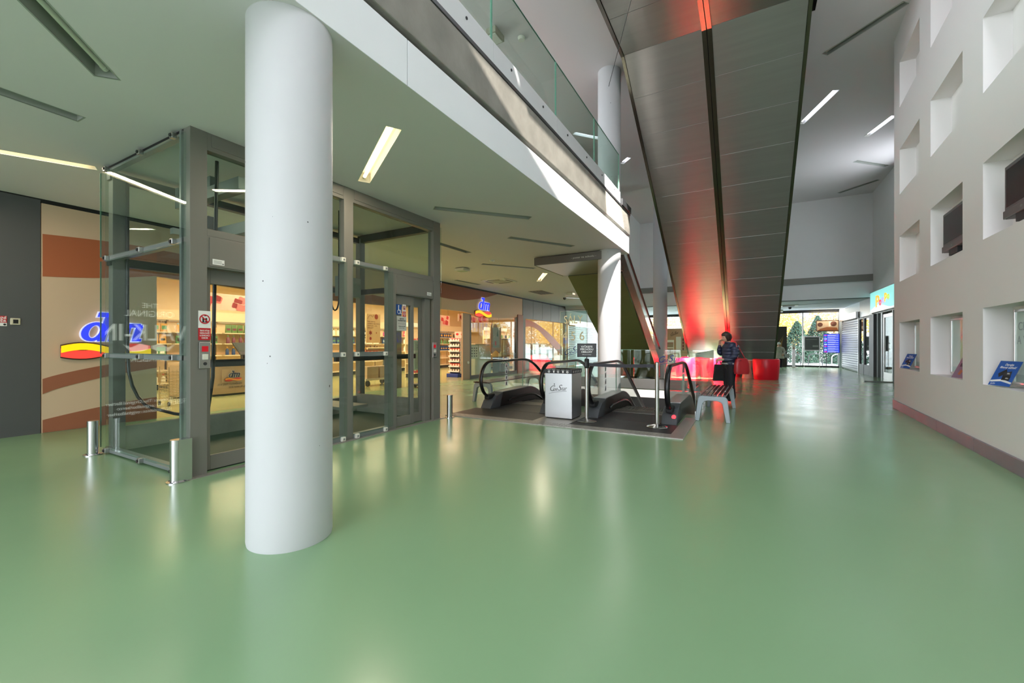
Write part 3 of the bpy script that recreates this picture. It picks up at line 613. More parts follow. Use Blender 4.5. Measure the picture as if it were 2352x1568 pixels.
# anthracite wall fittings
t = thing('switch_plate', 'cream switch plate with a dark square key on the anthracite wall', 'switch', (-9.0, 1.775, 1.56))
B(-9.0, 1.73, 1.57, -8.985, 1.825, 1.665).build('plate', MAT('cream_plastic', (206, 200, 176), .4), t, bevel=.008); B(-8.985, 1.755, 1.59, -8.98, 1.803, 1.645).build('key', M_BLK2, t, bevel=.006)
t = thing('fire_shutter_sign', 'red fire shutter sign with white letters, cut by the left picture edge', 'sign', (-9.0, 1.6, 1.54))
B(-9.0, 1.50, 1.595, -8.994, 1.70, 1.69).build('red_field', M_REDP, t); B(-9.0, 1.50, 1.55, -8.994, 1.70, 1.595).build('white_strip', M_WHP, t)
m = MB(); text_mb('POŽÁRNÍ', .045, (-8.994, 1.695, 1.648), Y_, Z_, .001, align='RIGHT', offset=.001, mb=m); text_mb('UZÁVĚR', .045, (-8.994, 1.695, 1.605), Y_, Z_, .001, align='RIGHT', offset=.001, mb=m); m.build('lettering', M_WHP, t)
MB().lathe([(.0, 0), (.014, .001)], 0, 0, 12).xf(Matrix.Translation((-8.993, 1.68, 1.572)) @ Matrix.Rotation(math.pi/2, 4, 'Y')).build('round_mark', M_INK, t)
# barber shop window just past the left picture edge (mirrored in the lift glass)
t = thing('barber_window', 'barber shop window with white lettering, mirrored in the lift glass', 'shop window', (-9.0, -.6, 0))
B(-9.2, -2.6, 0, -9.1, 1.3, 2.75).build('backing', MAT('barber_dark', (48, 44, 42), .6), t); B(-9.02, -2.6, .3, -9.01, 1.3, 2.75).build('pane', M_GL, t)
mw = MAT('glowing_white_letter', (240, 240, 236), .5, emit=.28)  # emission added so the lettering shows as a reflection in the lift glass
m = MB()
for w, z, s in (('THE', 1.92, .12), ('ORIGINAL', 1.77, .15), ('WALK-IN', 1.36, .40), ('BARBER', 1.0, .15)): text_mb(w, s, (-9.005, .72, z), Y_, Z_, .002, width=(1.35 if w == 'WALK-IN' else None), mb=m)
for sg in (-1, 1): flat([(sg*.02, .03), (sg*.14, .07), (sg*.26, .0), (sg*.36, .06), (sg*.26, -.07), (sg*.1, -.06), (sg*.02, -.02)], (-9.005, .72, 1.24), Y_, Z_, .002, 0, m)
m.build('lettering', mw, t)
b = B(-9.015, -.2, .10, -9.006, 1.3, .38).build('info_band', MAT('plum_band', (72, 44, 46), .5), t)
m = MB()
for i, w in enumerate(('Concept The Original Barber', 'IG: originalbarberco', 'IG Pardubice: originalbarber')): text_mb(w, .075, (-9.004, .85, .30-.085*i), Y_, Z_, .002, align='LEFT' if 0 else 'CENTER', mb=m)
text_mb('BARBER', .13, (-9.004, .25, .22), Y_, Z_, .002, width=.42, mb=m); m.build('band_lettering', mw, t)

# fascia over the shop opening
fs = thing('shop_fascia', 'cream shop fascia with terracotta arc over the drugstore opening beyond the lift', 'fascia', (-9.05, 10, 2.4))
zl = lambda y: 2.48-.10*math.sin(math.pi*min(1, max(0, (y-3.4)/7.8)))+(.0 if y < 12.5 else -.13*math.sin(math.pi*(y-12.5)/4.6)+.06*(y-12.5)/4.6)
def fpanel(y0, y1, up, low, mat, nm, x=-9.1, d=.09, n=16):
    ys = [y0+(y1-y0)*k/n for k in range(n+1)]
    return MB().prism([(x, y, low(y)) for y in ys]+[(x, y, up(y)) for y in reversed(ys)], (d, 0, 0)).build(nm, mat, fs)
fpanel(3.41, 12.0, lambda y: 3.36, zl, M_CREAM, 'fascia_panel'); fpanel(12.004, 17.1, lambda y: 3.36, zl, M_CREAM, 'fascia_panel')
fpanel(3.41, 9.0, lambda y: 2.95-.35*((y-3.41)/5.6)**1.2, lambda y: zl(y)+.002, M_BRN, 'terracotta_arc', -9.01, .008)
fpanel(9.4, 14.9, lambda y: 3.355, lambda y: 2.86+.50*max(0, (y-12.0)/2.9)**1.6 if y > 12 else 2.86+.05*(12-y)/2.6, M_BRN, 'terracotta_arc', -9.01, .008)
dm_logo((-8.985, 13.75, 2.62), .62, Y_, Z_, label='smaller lit blue logo letters with ribbon on the fascia beyond the lift')
# entrance posts
M_POST = MAT('taupe_post', (168, 146, 124), .45)
t = struct('trim_shop_post', B(-9.05, 12.44, 0, -8.98, 12.88, 2.42), M_POST, bevel=.004); MB().cyl((-8.98, 12.75, .62), (-8.95, 12.75, .62), .05, 16).build('door_button', M_PLAST, t)
struct('trim_shop_pillar', B(-9.35, 9.05, 0, -9.12, 9.5, 2.5), MAT('brown_pillar', (122, 104, 88), .5), bevel=.004)
struct('trim_shop_end', B(-9.2, 16.6, 0, -8.97, 17.1, 2.62), MAT('copper_post', (158, 100, 72), .4), bevel=.004)
w = struct('window_1', B(-9.1, 12.9, 0, -8.99, 16.6, .13), M_ANTH)
B(-9.05, 12.92, .13, -9.04, 16.58, 2.55).build('pane', M_GL, w); B(-9.1, 16.5, .13, -8.99, 16.6, 2.5).build('frame', M_ANTH, w); B(-9.1, 12.9, .13, -8.99, 12.98, 2.4).build('frame', M_ANTH, w)
# sheet of icons and pale counter behind this window
t = thing('leaflet_sheet', 'white sheet of small icons stuck inside the drugstore window', 'sheet', (-9.06, 13.1, .85)); B(-9.066, 13.02, .75, -9.06, 13.55, 1.25).build('sheet', M_PAPER, t)
m = MB()
for i in range(3):
    for j in range(4): m.box(-9.06, 13.1+i*.15, .82+j*.1, -9.057, 13.17+i*.15, .87+j*.1)
m.build('icons', M_GREYP, t)
t = thing('mint_counter', 'pale mint service counter behind the drugstore window', 'counter', (-9.9, 14.6, 0)); B(-10.2, 14.05, .0, -9.55, 15.3, 1.28).build('body', MAT('mint_panel', (190, 206, 190), .4), t, bevel=.06)
B(-10.25, 14.0, 1.28, -9.5, 15.35, 1.32).build('counter_top', M_SHELF, t, bevel=.01)
# window A-board with scalloped wooden outline
t = thing('poster_board', 'wooden scalloped poster board hanging in the drugstore window', 'poster board', (-9.2, 15.1, .8))
pts = [(-.42, .06), (-.42, 1.1), (-.3, 1.22), (.3, 1.22), (.42, 1.1), (.42, .06), (.3, -.04), (.15, .04), (0, .1), (-.15, .04), (-.3, -.04)]
flat(pts, (-9.24, 15.1, .95), Y_, Z_, .04).build('board', M_WOOD, t, bevel=.008)

for y in (14.85, 15.35): MB().cyl((-9.22, y, 2.1), (-9.22, y, 3.3), .004, 5).build('cord', M_DARK, t)
p = B(-9.2, 14.83, 1.15, -9.192, 15.37, 2.0).build('poster', MAT('poster_grey', (150, 140, 130), .5), t)
m = MB().box(-9.192, 15.0, 1.25, -9.188, 15.1, 1.42); m.build('print', M_REDP, p); m = MB(); flat([(-.06, 0), (.06, 0), (0, .3)], (-9.192, 15.2, 1.62), Y_, Z_, .003, 0, m); m.build('print', MAT('print_green', (50, 74, 60), .6), p)
M_GOLDB = MAT('gold_box', (214, 176, 106), .35, .5)
for i in range(3):
    t = thing('gift_bin', ['gold lidded display bin beside the poster board', 'middle gold display bin in the drugstore window', 'gold display bin next to the copper end post'][i], 'bin', (-9.5, 15.65+i*.36, 0), 'gold bins in the drugstore window')
    B(-9.66, 15.52+i*.36, .75, -9.34, 15.80+i*.36, 1.5).build('bin_body', M_GOLDB, t, bevel=.01); B(-9.67, 15.51+i*.36, 1.5, -9.33, 15.81+i*.36, 1.53).build('rim', M_DARK, t)
    B(-9.64, 15.54+i*.36, 0, -9.36, 15.78+i*.36, .75).build('stand', M_DARK, t)

# ---------------------------------------------------------------- second shop beyond, and roller shutter
t = struct('window_2', B(-9.1, 17.15, 0, -9.0, 22.4, .12), M_FRAME)
B(-9.06, 17.3, .12, -9.05, 22.3, 2.45).build('pane', M_GL, t)
B(-9.1, 17.1, .12, -8.98, 17.35, 2.5).build('frame', M_FRAME, t); B(-9.1, 22.2, .12, -8.98, 22.4, 2.5).build('frame', M_FRAME, t)
fp = thing('grey_fascia', 'grey metal fascia of seamed panels above the second shop window', 'fascia', (-9.05, 19.7, 2.5))
for i in range(5): B(-9.12, 17.12+i*1.06, 2.48, -9.0, 17.12+(i+1)*1.06-.012, 3.36).build('panel', MAT('grey_zinc', (122, 122, 124), .4, .4, var=.06, vscale=5) if i == 0 else fp.children[0].data.materials[0], fp, bevel=.004)
dec = thing('wave_decal', 'orange wave decal across the second shop window pane', 'decal', (-9.04, 19.5, .9))
n = 18; f0 = lambda u: 2.42-1.35*u**1.6; f1 = lambda u: 2.15-1.4*u**1.5+.25*math.sin(u*5)*(1-u)
pts = [(17.4+4.5*k/n, min(2.44, f0(k/n)+.05)) for k in range(n+1)]+[(17.4+4.5*k/n, f1(k/n)-.08) for k in range(n, -1, -1)]
MB().prism([(-9.047, y, z) for y, z in pts], (.004, 0, 0)).build('ribbon', MAT('orange_decal', (226, 116, 70), .4), dec)
sh = thing('roller_shutter', 'closed grey roller shutter on the left, seen behind the lettered glass', 'roller shutter', (-9, 25.3, 0))
def shutter(root, x, y0, y1, z0, z1, mat, s):
    k = int((z1-z0)/.11); mats = [mat]; base = None
    for i in range(k):
        z = z0+i*.11; m = MB().prism([(x, y0, z), (x+s*.022, y0, z+.02), (x+s*.022, y0, z+.085), (x, y0, z+.106)], (0, y1-y0, 0)); m.build('slat', mat, root)
    B(x-.03, y0-.08, 0, x+.03, y0, z1+.02).build('guide_rail', M_STEEL, root); B(x-.03, y1, 0, x+.03, y1+.08, z1+.02).build('guide_rail', M_STEEL, root); B(x-.04, y0-.08, z1, x+.12*s, y1+.08, z1+.28).build('shutter_box', M_STEEL, root)
M_SHUT = MAT('shutter_grey', (150, 152, 158), .4, .5)
shutter(sh, -9.0, 22.7, 28.2, .05, 2.4, M_SHUT, 1)
struct('wall_left_end', B(-9.3, 22.3, 2.7, -9.0, 29.2, 3.42), M_WHITE)

# ---------------------------------------------------------------- shop interior
struct('wall_shop_back', B(-15.6, 0, 0, -15.4, 24, 3.3), M_WALLW); struct('wall_shop_side', B(-15.6, 1.3, 0, -9.26, 1.5, 3.3), M_WALLW); struct('wall_shop_far', B(-15.4, 24, 0, -9.1, 24.2, 3.3), M_WALLW)
struct('ceiling_shop', B(-15.6, -.2, 3.3, -9.13, 24, 3.36), MAT('shop_ceiling', (238, 216, 190), .8))
struct('trim_shop_light_cove', B(-15.4, 1, 2.02, -14.9, 23.9, 2.32), M_WALLW)
# small ceiling spots
M_LAMP = MAT('spot_lens', (255, 250, 230), .3, emit=9, ecol=(255, 226, 180))
sp = [(-9.9, 4.6), (-10.9, 5.4), (-10.3, 6.5), (-12, 6.2), (-11.4, 7.6), (-13, 8.2), (-12.2, 9.4), (-10.2, 9.8), (-11.2, 11), (-10.2, 12.0), (-12.4, 12.4), (-10.0, 13.4), (-11.5, 14.2), (-10.1, 15.4)]
SO = 'first second third fourth fifth sixth seventh eighth ninth tenth eleventh twelfth thirteenth fourteenth'.split()
s0 = thing('ceiling_spot', 'swivel spotlight on the drugstore ceiling, first and nearest to the shop opening by the lift', 'spotlight', (sp[0][0], sp[0][1], 3.3), 'swivel spots on the drugstore ceiling')
x, y = sp[0]; MB().cyl((x, y, 3.3), (x, y, 3.27), .05, 12).build('mount', M_DARK, s0); MB().tube([(x, y, 3.27), (x+.03, y, 3.14)], [.05, .075], 12).build('lamp_head', M_DARK, s0, smooth=True)
MB().cyl((x+.0302, y, 3.139), (x+.031, y, 3.134), .062, 12).build('lens', M_LAMP, s0)
for p in sp[1:]:
    c = copy_tree(s0); c.location = (*p, 3.3); c['label'] = 'swivel spotlight on the drugstore ceiling, %s nearest to the shop opening by the lift' % SO[sp.index(p)]
# shelving along the back wall
def shelf_unit(y0, label, x=-14.6, w=1.3, hz=(.18, .55, .95, 1.32, 1.66)):
    t = thing('shelving_unit', label, 'shelving', (x, y0+w/2, 0), 'shelving along the back of the drugstore')
    B(x-.5, y0+.01, 0, x-.46, y0+w-.01, 2.0).build('back_panel', M_SHBK, t)
    for z in hz: B(x-.46, y0+.02, z-.03, x, y0+w-.02, z).build('shelf', M_SHELF, t)
    B(x-.46, y0+.02, 0, x-.02, y0+w-.02, .12).build('plinth', M_DARK, t); B(x-.44, y0+.02, 1.98, x-.36, y0+w-.02, 2.14).build('header', M_PAPER, t)
    return t
US = ['first shelving unit, its header lettered, seen through the left lift pane', 'second shelving unit, with green bags, seen through the left lift pane']
ORD = 'first second third fourth fifth sixth seventh eighth ninth tenth eleventh twelfth'.split(); POS = ['leftmost']+[w+' from left' for w in ORD[1:5]]+['rightmost']+[w+' from left' for w in ORD[6:]]
PCOL = 'red white olive blue amber plum pink brown silver cream green rose'.split(); PKIND = ['bottle', 'carton', 'bag']; LEV = {.18: 'bottom', .55: 'lower', .95: 'middle', 1.32: 'upper', 1.66: 'top'}
for i in range(12):
    l = US[i] if i < 2 else ORD[i]+' tall shelving unit from the left along the drugstore back wall'
    u = shelf_unit(4.6+i*1.34, l)
    if i == 0:
        text_mb('trend', .13, (-14.958, 5.6, 2.02), Y_, Z_, .003, mb=(m := MB())); text_mb('it up', .11, (-14.958, 5.8, 1.93), Y_, Z_, .003, mb=m); m.build('lettering', M_INK, u)
def product(kind, mat, mat2):
    if kind == 0:
        t = MB().lathe([(.0, 0), (.036, .0), (.038, .01), (.038, .13), (.014, .165), (.014, .18)], 0, 0, 10); nm = 'bottle'; cap = MB().lathe([(.017, .18), (.017, .22), (0, .22)], 0, 0, 10); cn = 'cap'
    elif kind == 1:
        t = B(-.03, -.055, 0, .03, .055, .19); nm = 'carton'; cap = B(.03, -.045, .05, .0315, .045, .14); cn = 'label_print'
    else:
        t = MB().add([(-.03, -.06, 0), (.03, -.06, 0), (.03, .06, 0), (-.03, .06, 0), (-.004, -.06, .22), (.004, -.06, .22), (.004, .06, .22), (-.004, .06, .22)], [(0, 3, 2, 1), (4, 5, 6, 7), (0, 1, 5, 4), (1, 2, 6, 5), (2, 3, 7, 6), (3, 0, 4, 7)]); nm = 'bag'; cap = B(.018, -.04, .05, .022, .04, .12); cn = 'label_print'
    return t, nm, mat, cap, cn, mat2
protos = {}
def put_product(kind, ci, cj, loc, label, group):
    key = (kind, ci, cj)
    if key not in protos:
        t, nm, a, cap, cn, b2 = product(kind, PALP[ci], PALP[cj])
        o = t.build(nm, a, loc=(0, 0, 0), smooth=kind == 0); cap.build(cn, b2, o); protos[key] = o; o.location = loc
    else:
        o = copy_tree(protos[key]); o.location = loc
    tag(o, label, 'product', group); return o
rnd = random.Random(3)
GN = {0: 'bottles on the back shelves', 1: 'cartons on the back shelves', 2: 'bags on the back shelves'}
LN = {0: 'small capped bottle standing on the drugstore back shelving', 1: 'small printed carton standing on the drugstore back shelving', 2: 'pouch bag standing on the drugstore back shelving'}
for i in range(12):
    for z in (.18, .95, 1.32, 1.66):
        if z == .18 and i > 2: continue
        if z == .95 and i % 2: continue
        kind = [2, 2, 1, 0, 1, 0][(i+int(z*10)) % 6]; a = rnd.randrange(12); b = rnd.randrange(12)
        if i < 2 and z == .95: kind, a, b = 2, 10, 9
        if i < 2 and z == .18: kind, a, b = 0, 1, 0
        for k in range(6):
            put_product(kind, a, b, (-14.68+rnd.uniform(-.02, .02), 4.75+i*1.34+k*.19+rnd.uniform(-.02, .02), z+.002), '%s %s on the %s shelf of the %s back shelving unit, %s' % (PCOL[a], PKIND[kind], LEV[z], ORD[i], POS[k]), GN[kind]).scale = (1.25, 1.35, 1.2)
# checkout counter with logo
t = thing('checkout_counter', 'round fronted beige checkout counter with logo behind the left lift door', 'counter', (-11.9, 6.0, 0))
prof = [(-11.45-.35*((y-6.0)/1.1)**2, y) for y in [4.9+2.2*k/14 for k in range(15)]]
MB().prism([(x, y, .05) for x, y in prof]+[(-12.3, 7.1, .05), (-12.3, 4.9, .05)], (0, 0, .74)).build('body', MAT('counter_beige', (176, 150, 122), .45), t)
MB().prism([(x+.04, y, .79) for x, y in prof]+[(-12.35, 7.1, .79), (-12.35, 4.9, .79)], (0, 0, .06)).build('counter_top', MAT('counter_top', (196, 168, 140), .4), t)
MB().prism([(x-.03, y, 0) for x, y in prof]+[(-12.25, 7.1, 0), (-12.25, 4.9, 0)], (0, 0, .05)).build('plinth', M_DARK, t)
lg = B(-11.452, 5.66, .33, -11.448, 6.18, .67).build('logo_plate', MAT('counter_beige_2', (176, 150, 122), .45), t)
ORI['logo_sub'] = ORI[t.name]
dm_logo((-11.445, 5.92, .46), .22, Y_, Z_, parent=lg, lit=False)
m = MB(); text_mb('ZDE JSEM ČLOVĚKEM', .06, (-11.444, 5.85, .27), Y_, Z_, .001, mb=m); text_mb('ZDE NAKUPUJI', .06, (-11.444, 6.02, .19), Y_, Z_, .001, mb=m); m.build('lettering', M_INK, t)
t = thing('checkout_screen', 'tilted dark monitor on the checkout counter', 'monitor', (-11.7, 6.3, .85)); MB().prism([(-11.75, 6.05, 1.32), (-11.73, 6.5, 1.32), (-11.55, 6.62, 1.0), (-11.57, 6.17, 1.0)], (.02, 0, .02)).build('screen', M_DARK, t); B(-11.72, 6.25, .85, -11.6, 6.4, 1.05).build('stand', M_DARK, t)
# roll trolley of wire baskets
t = thing('basket_trolley', 'stack of chrome wire baskets on castors behind the left lift pane', 'trolley', (-10.75, 4.45, 0))
MW = MAT('chrome_wire', (216, 200, 176), .25, .9)
bx0, bx1, by0, by1 = -10.98, -10.55, 4.2, 4.62
for k in range(9):
    z = .14+k*.07; m = MB()
    m.tube([(bx0, by0, z), (bx1, by0, z), (bx1, by1, z), (bx0, by1, z)], .006, 5, closed=True)
    for j in range(1, 6): m.tube([(bx1, by0+(by1-by0)*j/6, z), (bx1, by0+(by1-by0)*j/6, z+.06)], .004, 4)
    for j in range(1, 6): m.tube([(bx0+(bx1-bx0)*j/6, by0, z), (bx0+(bx1-bx0)*j/6, by0, z+.06)], .004, 4)
    m.build('basket', MW, t)
m = MB()
for x in (bx0, bx1):
    for y in (by0, by1): m.tube([(x, y, .1), (x, y, .82)], .01, 6)
m.build('frame', MW, t)
for x in (bx0, bx1):
    for y in (by0, by1): MB().cyl((x, y-.012, .05), (x, y+.012, .05), .045, 12).build('castor', M_DARK, t)
# gift wrapping trolley with poster
t = thing('wrapping_trolley', 'gift wrapping trolley with poster board, seen through the right lift pane', 'trolley', (-10.35, 9.6, 0))
B(-10.6, 9.0, 1.08, -10.1, 10.2, 1.13).build('table_top', M_WOOD, t); B(-10.6, 9.0, .18, -10.1, 10.2, .24).build('base_shelf', M_SHELF, t)
for y in (9.05, 10.15): B(-10.58, y-.02, .24, -10.54, y+.02, 1.08).build('post', M_STEEL, t)
for x in (-10.55, -10.15):
    for y in (9.12, 10.08): MB().cyl((x, y-.02, .09), (x, y+.02, .09), .09, 14).build('castor', M_DARK, t)
p = B(-10.5, 9.36, 1.34, -10.48, 9.94, 2.26).build('poster', MAT('poster_peach', (250, 214, 160), .6), t)
m = MB()
for i, w in enumerate(('Rádi zdarma', 'zabalíme vaše dárky,', 'které jste u nás', 'zakoupili*')): text_mb(w, .062, (-10.479, 9.41, 2.0-.066*i), Y_, Z_, .001, align='LEFT', mb=m)
m.build('lettering', MAT('brown_ink', (130, 84, 56), .6), p)
m = MB(); flat(star_pts(.085, .5, 6), (-10.479, 9.53, 1.66), Y_, Z_, .002, 0, m); flat(star_pts(.03, .5, 6), (-10.479, 9.77, 1.66), Y_, Z_, .002, 0, m); flat([(.045*math.cos(a*.4), .05*math.sin(a*.4)) for a in range(16)], (-10.479, 9.53, 1.48), Y_, Z_, .002, 0, m); flat([(.075*math.cos(a*.4), .085*math.sin(a*.4)) for a in range(16)], (-10.479, 9.77, 2.18), Y_, Z_, .002, 0, m)
m.build('ornament_print', MAT('rust_print', (182, 74, 48), .5), p)
m = MB().tube([(-10.478, 9.41, 2.1), (-10.478, 9.47, 2.2), (-10.478, 9.55, 2.22), (-10.478, 9.61, 2.16), (-10.478, 9.67, 2.24)], .006, 5); m.build('ribbon_print', M_BRN, p)
for k in range(3): tag(MB().cyl((-10.35+.1*k, 9.1, 1.165+.0*k), (-10.35+.1*k, 10.0, 1.165), .033, 10).build('paper_roll', MAT('gold_paper_%d' % k, [(226, 186, 90), (206, 160, 60), (236, 214, 160)][k], .4), smooth=True), ['bright gold wrapping paper roll at the back of the trolley top', 'deep gold wrapping paper roll in the middle of the trolley top', 'pale wrapping paper roll at the front of the trolley top'][k], 'roll')
for k in range(2): tag(B(-10.55, 9.1+k*.52, .242, -10.15, 9.55+k*.52, .60).build('cardboard_box', MAT('cardboard_%d' % k, (188, 160, 126), .7), bevel=.006), ['cardboard box on the left of the trolley base shelf', 'cardboard box on the right of the trolley base shelf'][k], 'box')
# rolling poster stand by the pillar
t = thing('poster_stand', 'rolling white poster stand with red chair picture behind the right lift door', 'poster stand', (-8.75, 9.9, 0))
B(-8.77, 9.62, .52, -8.74, 10.14, 1.42).build('frame', M_PLAST, t, bevel=.01); p = B(-8.74, 9.66, .56, -8.736, 10.1, 1.38).build('poster', MAT('poster_grey2', (206, 196, 180), .6), t)
m = MB(); text_mb('Doma je dm', .06, (-8.735, 9.88, 1.25), Y_, Z_, .001, mb=m); text_mb('přidej se k nám', .05, (-8.735, 9.88, 1.18), Y_, Z_, .001, mb=m); m.build('lettering', M_GREYP, p)
m = MB().box(-8.736, 9.8, .72, -8.733, 10.0, .86).box(-8.736, 9.9, .86, -8.733, 10.0, .98).box(-8.736, 9.78, .7, -8.7335, 9.84, .9); m.build('picture', M_REDP, p)
MB().tube([(-8.75, 9.88, .1), (-8.75, 9.88, .52)], .02, 8).build('pole', M_STEEL, t); B(-8.9, 9.6, .06, -8.6, 10.16, .1).build('foot', M_DARK, t)
for y in (9.63, 10.13): MB().cyl((-8.7, y-.015, .04), (-8.7, y+.015, .04), .04, 10).build('castor', M_DARK, t)
# display stand on blue pallet
t = thing('display_stand', 'tiered white display stand on blue pallet, just right of the lift', 'display stand', (-10.1, 13.6, 0))
B(-10.4, 13.3, 0, -9.85, 13.95, .14).build('pallet', MAT('blue_pallet', (34, 60, 140), .5), t, bevel=.01)
B(-10.4, 13.88, .14, -9.85, 13.92, 1.60).build('back_panel', M_PLAST, t)
for s in (-10.4, -9.87): B(s, 13.5, .14, s+.02, 13.88, 1.55).build('side_panel', M_PLAST, t)
for k in range(7):
    MB().box(-10.38, 13.42, .2+k*.2, -9.87, 13.88, .215+k*.2).box(-10.38, 13.40, .2+k*.2, -9.87, 13.42, .245+k*.2).build('shelf', M_WHP, t)
p = B(-10.4, 13.84, 1.6, -9.85, 13.9, 1.8).build('header', MAT('header_print', (226, 190, 180), .5), t); m = MB(); flat([(.07*math.cos(a*.4), .05*math.sin(a*.4)) for a in range(16)], (-10.27, 13.84, 1.7), X_, Z_, .002, 0, m); flat([(-.1, -.03), (.1, -.05), (.12, .04), (-.05, .06)], (-10.0, 13.84, 1.7), X_, Z_, .002, 0, m); m.build('print', M_REDP, p)
for k in range(7):
    for j in range(4):
        q = put_product(1, [7, 0, 5, 7, 0, 7, 11][k], 1, (-10.31+j*.125, 13.5, .217+k*.2), '%s carton on the %s tier from below of the display stand' % (['leftmost', 'second', 'third', 'rightmost'][j], ORD[k]), 'cartons on the tiered display stand'); q.scale = (.9, .9, .62); q.rotation_euler.z = -math.pi/2
t = shelf_unit(12.35, 'low gondola of red packages left of the tiered display stand', -11.2, 1.3, (.18, .55, .95, 1.32)); del t['group']
for z in (.18, .55, .95, 1.32):
    for k in range(6): put_product(rnd.choice((1, 2)), rnd.choice((0, 6, 11, 1)), 9, (-11.32, 12.5+k*.19, z+.002), 'package on the %s shelf of the low gondola, %s' % (LEV[z], POS[k]), 'packages on the low gondola')
# hanging banners with roses
def banner(x, y0, y1, z0, z1, label):
    t = thing('rose_banner', label, 'banner', (x, (y0+y1)/2, z0)); B(x-.01, y0, z0, x+.01, y1, z1).build('cloth', MAT('banner_pink', (232, 196, 184), .6), t)
    m = MB(); r2 = random.Random(int(y0*10))
    for k in range(int((y1-y0)*9)):
        c = (x+.012+.0005*k, r2.uniform(y0+.1, y1-.1), r2.uniform(z0+.08, z1-.08)); rr = r2.uniform(.06, .11)
        flat([(rr*(1+.15*math.sin(a*1.6))*math.cos(a*.42), rr*(1+.15*math.sin(a*1.6))*math.sin(a*.42)) for a in range(15)], c, Y_, Z_, .001, k % 3, m)
    m.build('rose_print', [MAT('rose_a', (196, 52, 60), .5), MAT('rose_b', (226, 120, 120), .5), MAT('rose_c', (150, 40, 46), .5)], t)
    MB().cyl((x, y0+.1, z1), (x, y0+.1, 3.3), .004, 5).build('cord', M_DARK, t); MB().cyl((x, y1-.1, z1), (x, y1-.1, 3.3), .004, 5).build('cord', M_DARK, t)
banner(-12.4, 5.6, 7.6, 2.22, 2.66, 'pink rose banner hung over the checkout counter behind the left lift door')
banner(-10.4, 11.9, 13.5, 2.02, 2.42, 'red flower banner hung inside the drugstore right of the lift')
banner(-9.9, 13.4, 15.6, 2.2, 2.48, 'flower banner strip along the top of the drugstore window')
# second shop shelving
t = shelf_unit(17.6, 'pale shelving with rows of bottles behind the second shop window', -11.0, 2.2, (.4, .8, 1.2, 1.6)); del t['group']
for z in (1.2, 1.6):
    for k in range(10): put_product(0, [9, 10, 8, 3][k % 4], 9, (-11.1, 17.8+k*.2, z+.002), 'bottle on the %s shelf behind the second shop window, %s' % ('top' if z > 1.5 else 'second', POS[k]), 'bottles behind the second shop window')
for i in range(4):
    t = thing('silver_bin', ['silver display bin at the left end of the second shop window', 'second silver display bin in the second shop window', 'third silver display bin, under the wave decal', 'silver display bin at the far end of the second shop window'][i], 'bin', (-9.5, 18.1+i*.95, 0), 'silver bins in the second shop window')
    B(-9.7, 17.8+i*.95, .55, -9.3, 18.5+i*.95, 1.3).build('bin_body', M_STEEL, t, bevel=.01); B(-9.72, 17.78+i*.95, 1.3, -9.28, 18.52+i*.95, 1.34).build('rim', M_PLAST, t); B(-9.66, 17.9+i*.95, 0, -9.34, 18.4+i*.95, .55).build('stand', M_DARK, t)

# ---------------------------------------------------------------- low ceiling fittings
t = thing('air_cassette', 'square white air conditioning cassette in the low ceiling beyond the lift', 'air conditioner', (-7.25, 12.1, 3.42))
B(-7.7, 11.65, 3.385, -6.8, 12.55, 3.42).build('frame', M_PLAST, t, bevel=.01); B(-7.5, 11.85, 3.375, -7.0, 12.35, 3.385).build('grille', MAT('grille_grey', (186, 184, 178), .6), t)
for a in ((-7.48, 11.7, -7.02, 11.77), (-7.48, 12.43, -7.02, 12.5), (-7.66, 11.87, -7.59, 12.33), (-6.91, 11.87, -6.84, 12.33)): B(a[0], a[1], 3.381, a[2], a[3], 3.386).build('air_slot', M_DARK, t)
t = thing('exit_sign_box', 'small boxy emergency sign hanging from the low ceiling near the lift', 'emergency light', (-6.95, 9.6, 3.42)); B(-7.1, 9.45, 3.33, -6.8, 9.75, 3.40).build('box', M_PLAST, t, bevel=.008); B(-7.06, 9.5, 3.322, -6.84, 9.7, 3.33).build('diffuser', MAT('diffuser_green', (180, 200, 180), .4), t); MB().cyl((-6.95, 9.6, 3.40), (-6.95, 9.6, 3.42), .03, 8).build('mount', M_PLAST, t)
t = thing('exit_sign_box', 'far emergency light box over the second shop on the low ceiling', 'emergency light', (-6.4, 16.4, 3.42)); B(-6.55, 16.25, 3.33, -6.25, 16.55, 3.41).build('box', M_PLAST, t, bevel=.008); B(-6.51, 16.29, 3.322, -6.29, 16.51, 3.33).build('diffuser', M_PLAST, t); MB().cyl((-6.4, 16.4, 3.41), (-6.4, 16.4, 3.42), .03, 8).build('mount', M_PLAST, t)
tag(MB().lathe([(0, 3.37), (.05, 3.37), (.07, 3.42)], -5.64, 9.05).build('smoke_detector', M_PLAST, smooth=True), 'round smoke detector on the low ceiling right of the emergency sign box', 'detector')
t = thing('ceiling_vent', 'small dark slatted vent in the low ceiling beyond the cassette', 'vent', (-7.4, 15.7, 3.42)); B(-7.7, 15.1, 3.405, -7.1, 16.3, 3.42).build('frame', MAT('vent_brown', (140, 130, 116), .5), t)
for k in range(4): B(-7.66+.15*k, 15.15, 3.398, -7.58+.15*k, 16.25, 3.406).build('slat', M_DARK, t)
t = thing('dome_camera', 'small dark camera on a stem under the low ceiling near the second shop', 'camera', (-6.9, 17.0, 3.42)); MB().cyl((-6.9, 17, 3.42), (-6.9, 17, 3.3), .03, 8).build('stem', M_PLAST, t); MB().lathe([(0, 3.2), (.06, 3.23), (.07, 3.3), (0, 3.31)], -6.9, 17).build('dome', M_DARK, t, smooth=True)
